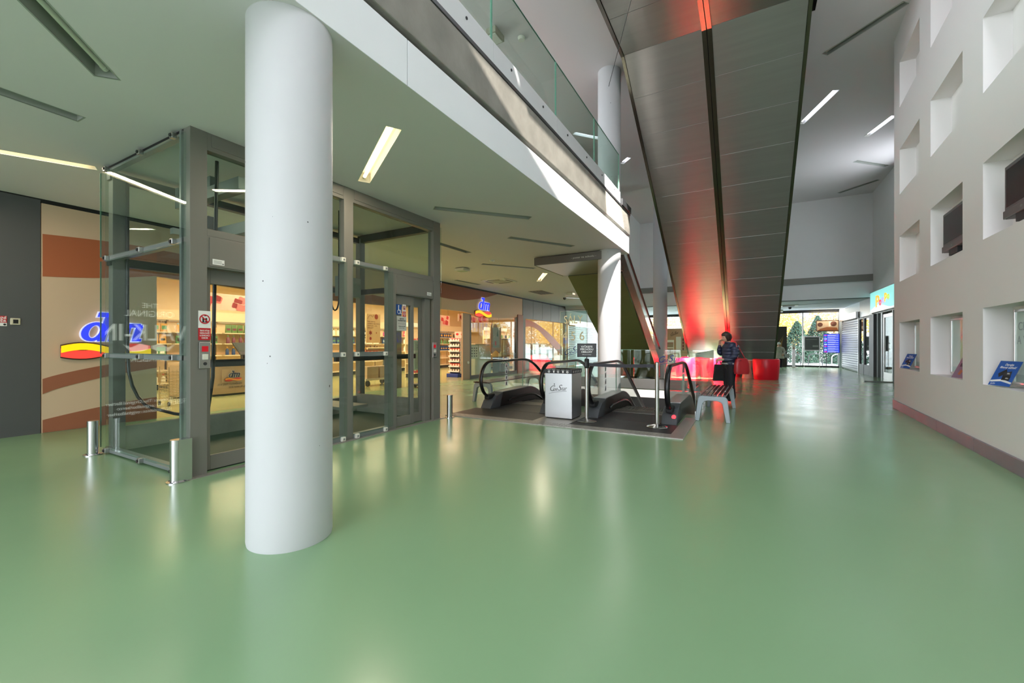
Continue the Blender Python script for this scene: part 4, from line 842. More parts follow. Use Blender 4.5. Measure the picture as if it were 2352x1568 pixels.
# ---------------------------------------------------------------- basement escalators
M_DECK = MAT('deck_aluminium', (176, 176, 174), .34, .45)
def arc(cy, cz, r, a0, a1, n): return [(cy+r*math.cos(a0+(a1-a0)*k/n), cz+r*math.sin(a0+(a1-a0)*k/n)) for k in range(n+1)]
T30 = math.tan(math.radians(30))
def down_slope(y0, z0, y1):    # smooth knee at y0 then 30 degrees down
    out = []
    for k in range(7):
        t = k/6; out.append((y0+.8*t, z0-T30*.8*t*t/2))
    yk, zk = out[-1]; out.append((y1, zk-(y1-yk)*T30)); return out
def down_escalator(xa, xb, label, red):
    t = thing('escalator', label, 'escalator', ((xa+xb)/2, 8.5, 0), 'basement escalators side by side')
    for x, inner in ((xa, 1), (xb, -1)):
        path = [(7.58, .235), (7.36, .235)]+arc(7.33, .59, .355, -math.pi/2, -1.5*math.pi, 14)+[(8.2, .945)]+down_slope(8.75, .945, 13.0)
        path = [(y, z) for y, z in path]
        MB().tube([(x, y, z) for y, z in path], .042, 12, ry=.026).build('handrail', M_BLACK, t, smooth=True)
        gp = arc(7.33, .59, .325, -math.pi/2-.2, -1.5*math.pi, 12)+[(8.75, .915)]
        MB().prism([(x-.006, y, z) for y, z in gp]+[(x-.006, 8.75, .25), (x-.006, 7.4, .25)], (.012, 0, 0)).build('glass_panel', M_GLE, t)
        g2 = down_slope(8.755, .915, 12.3); MB().prism([(x-.006, y, z) for y, z in g2]+[(x-.006, 12.3, g2[-1][1]-.68), (x-.006, 9.0, .25), (x-.006, 8.755, .25)], (.012, 0, 0)).build('glass_panel', M_GLE, t)
        B(x-.008, 8.749, .25, x+.008, 8.756, .915).build('glass_joint', M_GLEDGE, t)
        c = MB().prism([(x-.12, 7.13, .0), (x-.12, 7.25, .16), (x-.12, 7.4, .25), (x-.12, 7.64, .30), (x-.12, 7.52, .0)], (.24, 0, 0)).build('newel_cap', MAT('newel_plastic', (70, 74, 78), .5) if 'newel_plastic' not in bpy.data.materials else bpy.data.materials['newel_plastic'], t, bevel=.012)
        B(x-.055, 7.18, .19, x+.055, 7.42, .285).build('handrail_inlet', M_BLK2, c, bevel=.015)
        base = [(7.5, .0), (7.62, .295), (8.7, .305)]+[(y, z-.635) for y, z in down_slope(8.75, .945, 12.4)]
        lo = [(12.4, base[-1][1]-.5), (9.0, -.45), (8.3, -.08), (8.3, .0)]
        MB().prism([(x-.115, y, z) for y, z in base+lo], (.23, 0, 0)).build('skirt', MAT('skirt_dark', (44, 42, 42), .3, .6) if 'skirt_dark' not in bpy.data.materials else bpy.data.materials['skirt_dark'], t)
        tp = [(7.63, .298)]+[(8.7, .308)]+[(y, z-.63) for y, z in down_slope(8.75, .945, 12.4)]
        pr = [(x-.117, y, z) for y, z in tp]+[(x-.117, y, z+.012) for y, z in reversed(tp)]
        MB().prism(pr, (.234, 0, 0)).build('deck_cover', M_DECK, t)
        br = [(7.85, .10), (8.0, .135), (8.75, .14)]+[(y, z-.80) for y, z in down_slope(8.8, .94, 11.4)]
        xx = x+inner*.115
        MB().tube([(xx+inner*.012, y, z) for y, z in br], .02, 6).build('skirt_brush', M_BLACK, t)
    xi, xj = xa+.13, xb-.13
    B(-4.82 if xa < -4 else xa-.12, 6.38, .0, xb+.12 if xa < -4 else -.96, 7.13, .012).build('floor_plate', M_TREAD, t); B(xi, 7.14, 0, xj, 8.0, .013).build('floor_plate', M_TREAD, t)
    B(xi, 8.0, -.02, xj, 8.34, .018).build('comb_plate', MAT('comb_metal', (120, 118, 112), .4, .7) if 'comb_metal' not in bpy.data.materials else bpy.data.materials['comb_metal'], t)
    m = MB()
    for k in range(30): m.box(xi+.02+k*(xj-xi-.04)/30, 8.34, -.02, xi+.035+k*(xj-xi-.04)/30, 8.40, .012)
    m.build('comb_teeth', M_GOLD, t)
    M_ST = MAT('step_metal', (124, 120, 112), .42, .35) if 'step_metal' not in bpy.data.materials else bpy.data.materials['step_metal']
    for k in range(11):
        y = 8.40+k*.36; z = [-.004, -.02, -.09, -.24][k] if k < 4 else -.24-(k-3)*.208
        s = MB().box(xi+.01, y, z-.05, xj-.01, y+.352, z-.012)
        for g in range(24): s.box(xi+.015+g*(xj-xi-.03)/24, y, z-.012, xi+.015+g*(xj-xi-.03)/24+.022, y+.352, z)
        s.box(xi+.01, y+.34, z-.3, xj-.01, y+.352, z-.05); s.build('step', M_ST, t)
    if red:
        x = xb; MB().cyl((x+.065, 7.24, .125), (x+.065, 7.205, .125), .032, 16).build('signal_lamp', MAT('red_signal', (255, 60, 70), .3, emit=.9, ecol=(255, 50, 60)), t)
    return t
e1 = down_escalator(-4.60, -3.29, 'left down escalator with black handrails, behind the steel waste bin', False)
e2 = down_escalator(-2.40, -1.11, 'right down escalator behind the belt barrier with red signal lamp', True)
for e, x, s in ((e1, -4.592, 1), (e2, -2.392, 1)):
    for k in range(4):
        p = B(x, 7.92, .40+k*.125, x+.003, 8.01, .505+k*.125).build('pictogram_sticker', M_WHP, e); m = MB(); flat([(-.02, -.03), (.02, -.03), (.014, .02), (.0, .04), (-.014, .02)], (x+.003, 7.965, .45+k*.125), Y_, Z_, .001, 0, m); m.build('pictogram', M_INK, p)
pl = thing('checker_plate_border', 'bright checker plate border framing the escalator landing', 'floor plate', (-2.8, 6.2, 0))
for b in ((-4.82, 6.13, -.96, 6.38), (-3.168, 6.38, -2.522, 7.6), (-.96, 6.13, -.77, 7.95)): B(b[0], b[1], .0, b[2], b[3], .014).build('plate', M_CHECK if b[0] > -1.5 and 0 else M_CHECK, pl)
m = MB()
for i in range(64):
    for j in range(4):
        x = -4.79+i*.06; y = 6.16+j*.058; a = .016 if (i+j) % 2 else -.016
        m.prism([(x-abs(.016), y-a, .014), (x-.010, y-a-.006, .014), (x+.016, y+a, .014), (x+.010, y+a+.006, .014)], (0, 0, .003))
o = m.build('plate_studs', M_CHECK, pl); o['kind'] = 'stuff'
# glass rail round the escalator pit
gr = thing('pit_glass_rail', 'clear glass rail round the escalator pit with steel kerb at its far side', 'glass rail', (-2.8, 10.2, 0))
for a, b in ((7.99, 9.47), (9.48, 10.96), (10.97, 12.45)):
    for x in (-.80, -4.92):
        if x < -2 and a < 8: continue
        B(x-.006, a, .0, x+.006, b, 1.135).build('glass_pane', M_GL, gr); B(x-.007, a, 1.135, x+.007, b, 1.14).build('pane_edge', M_GLEDGE, gr)
        for y in (a+.2, b-.2): B(x-.03, y-.03, .0, x+.03, y+.03, .1).build('pane_clamp', M_STEEL, gr, bevel=.005)
kx = [-4.9, -3.9, -2.9, -1.9, -.82]
for i in range(4):
    a, b = kx[i]+.005, kx[i+1]-.005
    if True:
        B(a, 12.41, .02, b, 12.50, .30).build('kerb_panel', MAT('kerb_steel', (128, 126, 124), .4, .5) if i == 0 else bpy.data.materials['kerb_steel'], gr, bevel=.003)
        B(a, 12.45, .30, b, 12.462, 1.135).build('glass_pane', M_GL, gr); B(a, 12.449, 1.135, b, 12.463, 1.14).build('pane_edge', M_GLEDGE, gr)
m = cinestar((-1.93, 12.447, .80), X_, Z_, .62, (0, 1)); m.build('cinema_wordmark', [M_CBLUE, M_GOLD], gr)
m = cinestar((-.81, 8.25, .98), -Y_, Z_, .5, (0, 1)); m.v = m.v; m.build('gold_mark', [M_GOLD, M_GOLD], gr)
tp = thing('lettered_glass_panel', 'tall glass panel with gold hall numbers above the left escalator', 'glass panel', (-4.78, 12.5, 0))
B(-5.23, 12.52, 0, -4.34, 12.535, 2.34).build('pane', M_GLG, tp); m = MB().box(-5.235, 12.52, 0, -5.228, 12.537, 2.34).box(-4.342, 12.52, 0, -4.335, 12.537, 2.34).box(-5.23, 12.52, 2.335, -4.34, 12.537, 2.342); m.build('pane_edge', M_PLAST, tp)
B(-5.2, 12.50, 0, -4.37, 12.56, .12).build('shoe', M_STEEL, tp)
for w, z, s, wd in (('SÁLY', 1.95, .36, .62), ('4 5 6', 1.42, .40, .74)):
    o1 = text_mb(w, s, (-4.79, 12.512, z), X_, Z_, .004, width=wd, offset=.0); o1.build('hall_lettering', M_GOLD, tp)
cinestar((-4.82, 12.512, 1.02), (X_+Z_*.22), Z_, .60, (0, 1)).build('cinema_wordmark', [M_CBLUE, M_GOLD], tp)
B(-4.98, 8.30, .60, -4.975, 9.1, 1.1).build('number_backing', M_GL, gr)
text_mb('4,5,6.', .22, (-4.985, 8.7, .85), -Y_, Z_, .003, width=.6).build('number_reflection', M_GOLD, gr)  # mirrored numbers drawn in as a reflection of the hall sign
t = thing('paper_notice', 'white paper strip taped to the right escalator glass', 'notice', (-1.05, 9.0, .2)); B(-1.104, 8.75, .33, -1.100, 9.0, .72).build('sheet', M_PAPER, t); B(-1.104, 8.75, .74, -1.100, 9.0, .91).build('upper_sheet', MAT('violet_notice', (96, 88, 128), .5), t)

# ---------------------------------------------------------------- big steel escalator pair
big = thing('escalator', 'huge brushed steel underside of the rising escalator pair', 'escalator', (-.67, 21, 0))
YB = 8.8; ZB = 7.3; DY = .843
zb = lambda y: ZB if y <= YB else ZB-(y-YB)*T30
def soff(x0, x1, y0, y1, off, th, name, mat, par=big):
    return MB().prism([(x0, y0, zb(y0)-off), (x1, y0, zb(y0)-off), (x1, y1, zb(y1)-off), (x0, y1, zb(y1)-off)], (0, 0, th)).build(name, mat, par)
edges = [YB-DY*1.3*k for k in range(6, 0, -1)]+[YB+DY*k for k in range(16)]
for i in range(len(edges)-1):
    a, b = edges[i], edges[i+1]
    if a >= 21.3: break
    b = min(b, 21.42); g = .004
    for x0, x1 in ((-2.245, -.775), (-.595, .915)):
        soff(x0, x1, a+g, b-g, .0, .015, 'soffit_panel', M_SOFF)
for x0, x1, o in ((-2.31, -2.25, .03), (-.772, -.692, .035), (-.678, -.598, .035), (.92, .98, .03)):
    soff(x0, x1, edges[0], YB, o, .045, 'edge_trim', M_SOFFT); soff(x0, x1, YB, 21.40, o, .045, 'edge_trim', M_SOFFT)
B(-.70, edges[0], 7.3, -.67, YB, 7.32).build('seam', M_BLK2, big)
ylist = [edges[0], YB, 21.42]
MB().prism([(-2.30, y, zb(y)+.02) for y in ylist]+[(-2.30, 21.9, .02), (-2.30, 21.9, .5), (-2.30, YB+.6, ZB+.75), (-2.30, edges[0], ZB+.75)], (3.27, 0, 0)).build('truss', M_BLK2, big)
for x in (-2.31, .968):
    MB().prism([(x, y, zb(y)+.02) for y in (YB, 21.42)]+[(x, 21.9, .02), (x, 21.9, .55), (x, YB+.9, ZB-.55+.75)], (.012, 0, 0)).build('side_cladding', M_STEEL, big)
for x in (-2.26, -.80, -.57, .90):
    hp_ = [(10.4, ZB+.60), (11.0, ZB+.35)]+[(20.9, ZB+.35-(20.9-11.0)*T30), (21.6, 1.75), (22.1, 1.62)]
    pts = [(y, z) for y, z in hp_ if z < 9]
    MB().tube([(x, y, min(z, 7.2)) for y, z in [(11.6, 7.0), (20.7, 1.75), (21.3, 1.45), (21.9, 1.42), (22.1, 1.25), (22.1, .85), (21.9, .7)]], .035, 8).build('handrail', M_BLACK, big, smooth=True)
    MB().prism([(x-.005, 11.6, 6.98), (x-.005, 20.7, 1.73), (x-.005, 21.9, 1.4), (x-.005, 22.0, .5), (x-.005, 21.5, .5), (x-.005, 12.0, 5.96)], (.01, 0, 0)).build('glass_panel', M_GLE, big)
B(-2.25, 21.9, .0, .92, 22.2, .015).build('floor_plate', M_TREAD, big)

# ---------------------------------------------------------------- single rising escalator behind the column
es = thing('escalator', 'olive tinted underside of the single escalator behind the second white column', 'escalator', (-3.67, 16, 0))
E0, EZ = 11.15, 3.2; ze = lambda y: EZ-(y-E0)*T30; XE0, XE1 = -4.42, -2.92
B(-4.55, 9.30, 3.22, -2.86, 11.1, 3.235).build('landing_soffit', MAT('rosy_steel', (196, 176, 166), .3, .9), es)
lf = B(-4.56, 9.27, 3.215, -2.84, 9.31, 3.40).build('landing_edge', MAT('landing_edge', (118, 112, 106), .4, .8), es, bevel=.004)
text_mb('- pozor na schodu -', .06, (-3.3, 9.268, 3.285), X_, Z_, .001, width=.6).build('lettering', M_PLAST, lf)
B(-4.56, 9.31, 3.215, -4.545, 11.1, 3.40).build('landing_edge', M_OLIVE, es); B(-2.855, 9.31, 3.215, -2.84, 11.1, 3.40).build('landing_edge', M_SOFFT, es)
n = 6
for i in range(n):
    a = E0+(16.6-E0)*i/n+.004; b = E0+(16.6-E0)*(i+1)/n-.004
    MB().prism([(XE0, a, ze(a)), (XE1, a, ze(a)), (XE1, b, ze(b)), (XE0, b, ze(b))], (0, 0, .015)).build('soffit_panel', M_OLIVE, es)
    MB().prism([(XE1-.002, a, ze(a)+.02), (XE1-.002, b, ze(b)+.02), (XE1-.002, b, ze(b)+.62), (XE1-.002, a, ze(a)+.62)], (.012, 0, 0)).build('side_panel', MAT('side_steel', (136, 126, 112), .35, .85, var=.06) if i == 0 else bpy.data.materials['side_steel'], es)
MB().prism([(XE0+.02, E0, EZ+.02), (XE0+.02, 16.6, ze(16.6)+.02), (XE0+.02, 17.2, .02), (XE0+.02, 17.2, .3), (XE0+.02, 16.4, ze(16.4)+.58), (XE0+.02, E0, EZ+.6), (XE0+.02, 9.9, EZ+.6), (XE0+.02, 9.9, 3.25)], (XE1-XE0-.04, 0, 0)).build('truss', M_ANTH, es)
for x in (XE0+.06, XE1-.04):
    MB().prism([(x, E0, EZ+.62), (x, 16.6, ze(16.6)+.62), (x, 16.6, ze(16.6)+1.2), (x, E0, EZ+1.2)], (.012, 0, 0)).build('glass_panel', M_GLE, es)
    MB().tube([(x+.006, 10.0, EZ+1.15), (x+.006, E0-.2, EZ+1.2), (x+.006, 16.5, ze(16.5)+1.22), (x+.006, 17.2, .98), (x+.006, 17.6, .93), (x+.006, 17.75, .75), (x+.006, 17.7, .5), (x+.006, 17.4, .35)], .035, 8).build('handrail', M_BLACK, es, smooth=True)
    MB().tube([(x+.02, E0, EZ+.64), (x+.02, 16.6, ze(16.6)+.64)], .02, 6).build('deck_trim', M_SOFFT, es)
MB().tube([(XE1+.005, E0, EZ+.005), (XE1+.005, 16.6, ze(16.6)+.01)], .022, 6).build('lower_trim', M_SOFFT, es)
B(XE0+.05, 17.2, 0, XE1-.05, 18.2, .02).build('floor_plate', M_TREAD, es)

# ---------------------------------------------------------------- waste bin, stanchions, benches
t = thing('waste_bin', 'square brushed steel cinema waste bin on the checker plate', 'waste bin', (-2.85, 6.95, .014))
x0, y0, x1, y1 = -3.1, 6.73, -2.6, 7.2
B(x0, y0, .03, x1, y1, .80).build('body', MAT('bin_steel', (196, 196, 198), .34, .9, var=.05, vscale=3), t, bevel=.006); B(x0+.02, y0+.02, .0145, x1-.02, y1-.02, .03).build('plinth', M_BLK2, t)
tb = fill(rect(x0-.004, y0-.004, x1+.004, y1+.004), [rect(x0+.1, y0+.12, x1-.1, y1-.12)], lambda x, y: (x, y, .862))
bd = MB()
for b in ((x0-.005, y0-.005, .795, x1+.005, y0, .865), (x0-.005, y1, .795, x1+.005, y1+.005, .865), (x0-.005, y0, .795, x0, y1, .865), (x1, y0, .795, x1+.005, y1, .865)): bd.box(*b)
bd.add(tb.v, tb.f); lid = bd.build('lid', MAT('lid_black', (44, 44, 48), .5), t)
MB().box(x0+.08, y0+.1, .815, x1-.08, y1-.1, .818).build('opening', M_BLK2, lid)
m = MB()
for i, cx in enumerate((-3.02, -2.93, -2.85, -2.76, -2.68)):
    if i % 2 == 0:
        n_ = 14; vs = []
        for k in range(n_):
            a = 2*math.pi*k/n_; vs += [(cx+.02*math.cos(a), y0-.006, .823+.018*math.sin(a)), (cx+.01*math.cos(a), y0-.006, .823+.009*math.sin(a))]
        m.add(vs, [(2*k, 2*((k+1) % n_), 2*((k+1) % n_)+1, 2*k+1) for k in range(n_)])
    else: m.prism([(cx-.014, y0-.006, .842), (cx+.014, y0-.006, .842), (cx+.01, y0-.006, .806), (cx-.01, y0-.006, .806)], (0, -.001, 0))
    text_mb('RECYKLUJ', .012, (cx, y0-.006, .852), X_, Z_, .001, mb=m)
for k in range(5): m.box(x1+.005, y0+.05+k*.085, .808, x1+.006, y0+.075+k*.085, .846)
m.build('recycling_print', M_WHP, lid)
m = cinestar((-2.85, y0-.002, .50), X_, Z_, .34, (0, 0)); m.build('cinema_wordmark', M_GREYP, t)
def stanchion(x, y, h, label, head):
    t = thing('belt_stanchion', label, 'stanchion', (x, y, .012), 'belt barrier posts before the right down escalator')
    MB().lathe([(.157, .012), (.16, .02), (.15, .03), (.06, .055), (.035, .07), (0, .07)], x, y, 40).build('base', M_STEELH, t, smooth=True)
    MB().cyl((x, y, .06), (x, y, h-.10 if head else h-.0), .031, 24).build('post', M_STEEL, t, smooth=True)
    if head: MB().lathe([(.036, h-.16), (.039, h-.15), (.039, h-.02), (.03, h), (0, h)], x, y, 24).build('belt_cassette', M_BLK2, t, smooth=True); B(x-.015, y-.05, h-.13, x+.015, y-.036, h-.05).build('belt_slot', M_DARK, t)
    else: MB().lathe([(.033, h-.005), (.033, h), (0, h+.004)], x, y, 24).build('cap', M_DARK, t); B(x-.05, y-.02, h-.11, x-.03, y+.02, h-.04).build('belt_clip', M_BLK2, t)
    return t
s1 = stanchion(-2.341, 6.74, 1.06, 'belt stanchion carrying the black sign, next to the waste bin', True)
s2 = stanchion(-1.231, 6.82, 1.02, 'belt stanchion on the right where the belt clips in', False)
bl = MB(); pts = [(-2.303+(1.02)*k/12, 6.745+.075*k/12, .962-.012*math.sin(math.pi*k/12)) for k in range(13)]
MB().add([p for q in pts for p in ((q[0], q[1], q[2]-.026), (q[0], q[1], q[2]+.026), (q[0], q[1]+.003, q[2]+.026), (q[0], q[1]+.003, q[2]-.026))], [(4*k+j, 4*k+(j+1) % 4, 4*k+4+(j+1) % 4, 4*k+4+j) for k in range(12) for j in range(4)]).build('belt', MAT('dark_belt', (52, 50, 58), .7), s1)
t = thing('sign_board', 'black sign with white Czech notice on top of the left stanchion', 'sign', (-2.341, 6.74, 1.06))
MB().cyl((-2.341, 6.74, 1.06), (-2.341, 6.74, 1.10), .008, 8).build('stem', M_BLK2, t)
# the board faces the viewer, slightly turned
sn = MB().box(-.157, -.010, 1.085, .157, .010, 1.31); R_ = Matrix.Translation((-2.341, 6.74, 0)) @ Matrix.Rotation(.30, 4, 'Z')
sn.xf(R_).build('frame', M_BLK2, t, bevel=.003)
MB().box(-.147, -.0125, 1.095, .147, -.010, 1.30).xf(R_).build('panel', MAT('sign_grey', (62, 60, 64), .5), t)
m = MB()
for i, w in enumerate(('VYČKEJTE', 'PŘÍCHODU', 'OBSLUHY')): text_mb(w, .042, (0, -.0125, 1.242-.043*i), X_, Z_, .001, offset=.0008, mb=m)
text_mb('Děkujeme, CineStar', .018, (0, -.0125, 1.12), X_, Z_, .001, mb=m); m.xf(R_).build('lettering', M_WHP, t)

def bench(label, L=1.95):
    t = thing('slatted_bench', label, 'bench', (0, 0, 0), 'slatted benches with grey cast legs')
    out = [(-.27, 0), (-.225, .38), (-.19, .43), (.19, .43), (.225, .38), (.27, 0), (.205, 0)]
    inn = [(.15, .30)]+[(.12, .335), (.07, .35), (-.07, .35), (-.12, .335)]+[(-.15, .30), (-.205, 0)]
    for y in (.02, L-.08):
        MB().prism([(x, y, z) for x, z in out+inn], (0, .06, 0)).build('leg_frame', M_CAST, t, bevel=.008)
    for i in range(6):
        x = -.185+i*.074; B(x-.026, 0, .432, x+.026, L, .458).build('slat', M_SLAT, t, bevel=.006)
    B(-.2, L/2-.03, .415, .2, L/2+.03, .432).build('cross_rail', M_STEEL, t)
    return t
b1 = bench('slatted bench right of the escalators where the woman leans her bag'); b1.location = (-.52, 7.77, 0); b1.rotation_euler.z = -.02
b2 = copy_tree(b1); tag(b2, 'slatted bench left of the escalators, half hidden behind their glass', 'bench'); b2.location = (-5.2, 7.9, 0); b2.rotation_euler.z = 0
b2.scale = (1, 1.4, 1)
# ---------------------------------------------------------------- things in the niche wall
def tv(y0, y1, label):
    t = thing('tv', label, 'television', (WX(y0)+.12, (y0+y1)/2, 2.6), 'televisions set in the niches')
    xw = WX((y0+y1)/2)+.025; za, zb_ = 2.63, 3.19
    def P(u, y, z): return (xw+u-.05*((y0+y1)/2-y), y, z)
    def sl(u0, u1, ya, yb, a, b, nm, mat, par=t, bev=0):
        return MB().add([P(u0, ya, a), P(u1, ya, a), P(u1, yb, a), P(u0, yb, a), P(u0, ya, b), P(u1, ya, b), P(u1, yb, b), P(u0, yb, b)], [(0, 3, 2, 1), (4, 5, 6, 7), (0, 1, 5, 4), (1, 2, 6, 5), (2, 3, 7, 6), (3, 0, 4, 7)]).build(nm, mat, par, bevel=bev)
    fr = MAT('tv_frame', (104, 100, 102), .4) if 'tv_frame' not in bpy.data.materials else bpy.data.materials['tv_frame']
    sl(0, .09, y0, y1, za, zb_, 'case', fr, bev=.01); sc = sl(-.004, 0, y0+.05, y1-.05, za+.12, zb_-.045, 'screen', MAT('tv_screen', (34, 34, 38), .25) if 'tv_screen' not in bpy.data.materials else bpy.data.materials['tv_screen'])
    sl(-.016, .0, y0+.01, y1-.01, za, za+.085, 'speaker_bar', fr, bev=.006); sl(.0, .06, y0+.25, y1-.25, za-.08, za, 'stand', M_DARK)
    flat([(.022*math.cos(k*.4), .012*math.sin(k*.4)) for k in range(16)], P(-.0165, (y0+y1)/2, za+.045), -Y_, Z_, .001).build('badge', M_FRAME2, t)
tv(7.67, 8.50, 'grey framed television in the middle column niche'); tv(5.70, 6.53, 'grey framed television in the niche cut by the right picture edge')
POSTC = [((196, 186, 176), (160, 120, 110), (120, 140, 130)), ((206, 214, 214), (196, 160, 146), (150, 190, 190)), ((196, 208, 200), (110, 128, 132), (150, 166, 160))]
LB_ = ['framed film poster in the farthest bottom niche', 'framed film poster with two pale figures in the middle bottom niche', 'framed film poster with grey title in the nearest bottom niche']
for i, (a, b) in enumerate(NCOL[:3]):
    a2, b2 = a+.02, b-.22
    xb = WX((a+b)/2)+D-.05
    t = thing('film_poster', LB_[i], 'poster', (xb, (a+b)/2, .87), 'film posters in the bottom niches')
    m = MB().box(xb, a2, .86, xb+.03, a2+.03, 1.68).box(xb, b2-.03, .86, xb+.03, b2, 1.68).box(xb, a2+.03, .86, xb+.03, b2-.03, .89).box(xb, a2+.03, 1.65, xb+.03, b2-.03, 1.68); m.build('frame', M_STEEL, t, bevel=.004)
    c = POSTC[i]; p = B(xb+.018, a2+.03, .89, xb+.026, b2-.03, 1.65).build('sheet', MAT('poster_sheet_%d' % i, c[0], .5, var=.12, vscale=3), t)
    m = MB(); w = (b2-a2)
    for k, cy in enumerate((.62, .40)):
        o = [( .0+.06*math.cos(q), .50+.08*math.sin(q)) for q in [z*math.pi/8 for z in range(-1, 10)]]
        flat([(-.14, .0), (.14, .0), (.12, .30), (.05, .40)]+o+[(-.05, .40), (-.12, .30)], (xb+.017, a2+w*cy, .91), -Y_, Z_, .001, 0, m)
    m.build('figure_print', MAT('poster_fig_%d' % i, c[1], .5, var=.2, vscale=7), p)
    m = MB().box(xb+.0165, a2+.03, .89, xb+.0178, b2-.03, .97); m.build('credit_print', MAT('poster_low_%d' % i, c[2], .5, var=.15, vscale=9), p)
    if i == 2:
        m = text_mb('CHLAPI', .13, (xb+.0165, b2-.06, 1.45), -Y_, Z_, .001, align='LEFT'); text_mb('A VODA', .13, (xb+.0165, b2-.04, 1.30), -Y_, Z_, .001, align='LEFT', mb=m); m.build('title_print', MAT('title_grey', (110, 124, 128), .5), p)
    B(xb-.004+.014, a2+.03, .89, xb+.014, b2-.03, 1.65).build('glazing', M_GL, t)
def flyer(y, x, label, kind, ang):
    t = thing('flyer_stand', label, 'flyer stand', (0, 0, 0), 'acrylic flyer stands on the niche sills')
    R = X_; w, h, ln = .30, .28, .12
    U = Vector((0, ln, h)).normalized(); P0 = Vector((0, 0, .004)); H_ = math.hypot(h, ln); N = R.cross(U)
    flat([(-w/2, 0), (w/2, 0), (w/2, H_), (-w/2, H_)], P0, R, U, .003).build('acrylic', M_GL, t)
    B(-w/2, 0, 0, w/2, .12, .004).build('foot', M_GL, t); MB().prism([(w/2-.003, 0, .004), (w/2-.003, .12, .004), (w/2-.003, ln, h*.9)], (.003, 0, 0)).build('side_fin', M_GL, t)
    s = flat([(-w/2+.006, .006), (w/2-.006, .006), (w/2-.006, H_-.006), (-w/2+.006, H_-.006)], P0+N*.0035, R, U, .001).build('leaflet', M_BLUEP if kind else MAT('purple_leaflet', (140, 112, 140), .4), t)
    Q = P0+N*.005
    if kind:
        m = MB(); text_mb('Darujte', .036, Q+U*.245, R, U, .0006, shear=.2, offset=.0005, mb=m); text_mb('filmový zážitek!', .036, Q+U*.212, R, U, .0006, shear=.2, offset=.0005, width=.21, mb=m)
        flat([(-w/2+.01, .065), (0, .085), (w/2-.01, .055), (w/2-.01, .035), (0, .06), (-w/2+.01, .045)], Q, R, U, .0006, 0, m)
        m.build('white_print', M_WHP, s); cinestar(Q+R*-.09+U*.022, R, U, .07, (0, 0), .0006).build('cinema_wordmark', M_WHP, s)
        for ci_, (cx, cy, a) in enumerate(((-.03, .155, .6), (.035, .145, .22), (.045, .10, -.02))):
            m = MB()
            flat([(cx+dx*math.cos(a)-dy*math.sin(a), cy+dx*math.sin(a)+dy*math.cos(a)) for dx, dy in ((-.05, -.026), (.05, -.026), (.05, .026), (-.05, .026))], Q+N*.0009*ci_, R, U, .0008, 0, m); m.build('gift_card_print', MAT('card_%d' % ci_, ((30, 30, 34), (50, 50, 56), (24, 24, 28))[ci_], .4) if 'card_%d' % ci_ not in bpy.data.materials else bpy.data.materials['card_%d' % ci_], s)
        m = MB(); text_mb('300,-', .022, Q+N*.004+R*.055+U*.145, R, U, .0005, mb=m); text_mb('500,-', .022, Q+N*.004+R*.065+U*.09, R, U, .0005, mb=m); m.build('price_print', M_WHP, s)
    else:
        m = MB(); flat([(-.04, .06), (.02, .05), (.04, .11), (-.02, .13)], Q, R, U, .0006, 0, m); m.build('picture_print', MAT('orange_print', (190, 110, 70), .5), s)
        m = MB(); flat([(-.09, .17), (.1, .17), (.1, .23), (-.09, .22)], Q, R, U, .0006, 0, m); m.build('figure_print', MAT('dark_print', (70, 50, 70), .5), s)
    t.location = (x, y, .832); t.rotation_euler.z = ang
flyer(10.64, WX(10.6)+.02, 'blue gift leaflet stand in the farthest bottom niche', True, -math.pi/2+.22)
flyer(7.92, WX(7.8)+.03, 'purple leaflet stand half hidden in the middle bottom niche', False, -math.pi/2+.1)
flyer(6.66, WX(6.66)+.02, 'blue gift leaflet stand in the nearest bottom niche', True, -math.pi/2+.22)

# ---------------------------------------------------------------- toy shop and shutters on the far right
sg = thing('lightbox_sign', 'turquoise lit shop sign with coloured letters at the far right', 'sign', (4.4, 19.8, 2.58))
B(4.36, 16.5, 2.58, 4.46, 22.2, 3.36).build('lit_face', MAT('lit_turquoise', (150, 222, 214), .4, emit=.36, ecol=(136, 218, 214)), sg); B(4.34, 16.48, 3.36, 4.46, 22.22, 3.39).build('frame', M_STEEL, sg); B(4.34, 16.48, 2.55, 4.46, 22.22, 2.58).build('frame', M_STEEL, sg)
n = 20; MB().prism([(4.358, 16.6+5.5*k/n, 2.585) for k in range(n+1)]+[(4.358, 16.6+5.5*k/n, 2.72+.10*math.sin(k*.5)) for k in range(n, -1, -1)], (-.004, 0, 0)).build('snow_print', MAT('snow_print', (236, 246, 250), .5, emit=.3), sg)
def letter(ch, y, z, s, mat, w=None):
    wm = text_mb(ch, s, (4.352, y, z-.02), -Y_, Z_, .004, offset=.03, width=w and w*1.18); wm.build('letter_rim', M_WHL, sg)
    text_mb(ch, s, (4.346, y, z), -Y_, Z_, .008, offset=.012, width=w).build('letter', mat, sg)
letter('P', 21.05, 2.74, .62, MAT('sign_yellow', (250, 190, 20), .4, emit=.35), .5); letter('o', 20.65, 2.78, .42, MAT('sign_red', (200, 40, 60), .4, emit=.6), .32); letter('m', 20.3, 2.86, .36, MAT('sign_lilac', (150, 150, 200), .4, emit=.6), .34)
letter('p', 19.92, 2.96, .42, M_YELL, .32); letter('o', 19.6, 2.92, .34, MAT('sign_green', (150, 190, 50), .4, emit=.6), .28)
wt = struct('wall_toy_shop', B(4.46, 24.28, 0, 4.7, 24.5, 3.22), M_ANTH)
struct('trim_toy_panel', B(4.42, 22.2, 2.5, 4.6, 24.4, 3.22), MAT('zinc_panel', (168, 168, 168), .35, .5, var=.05, vscale=4))
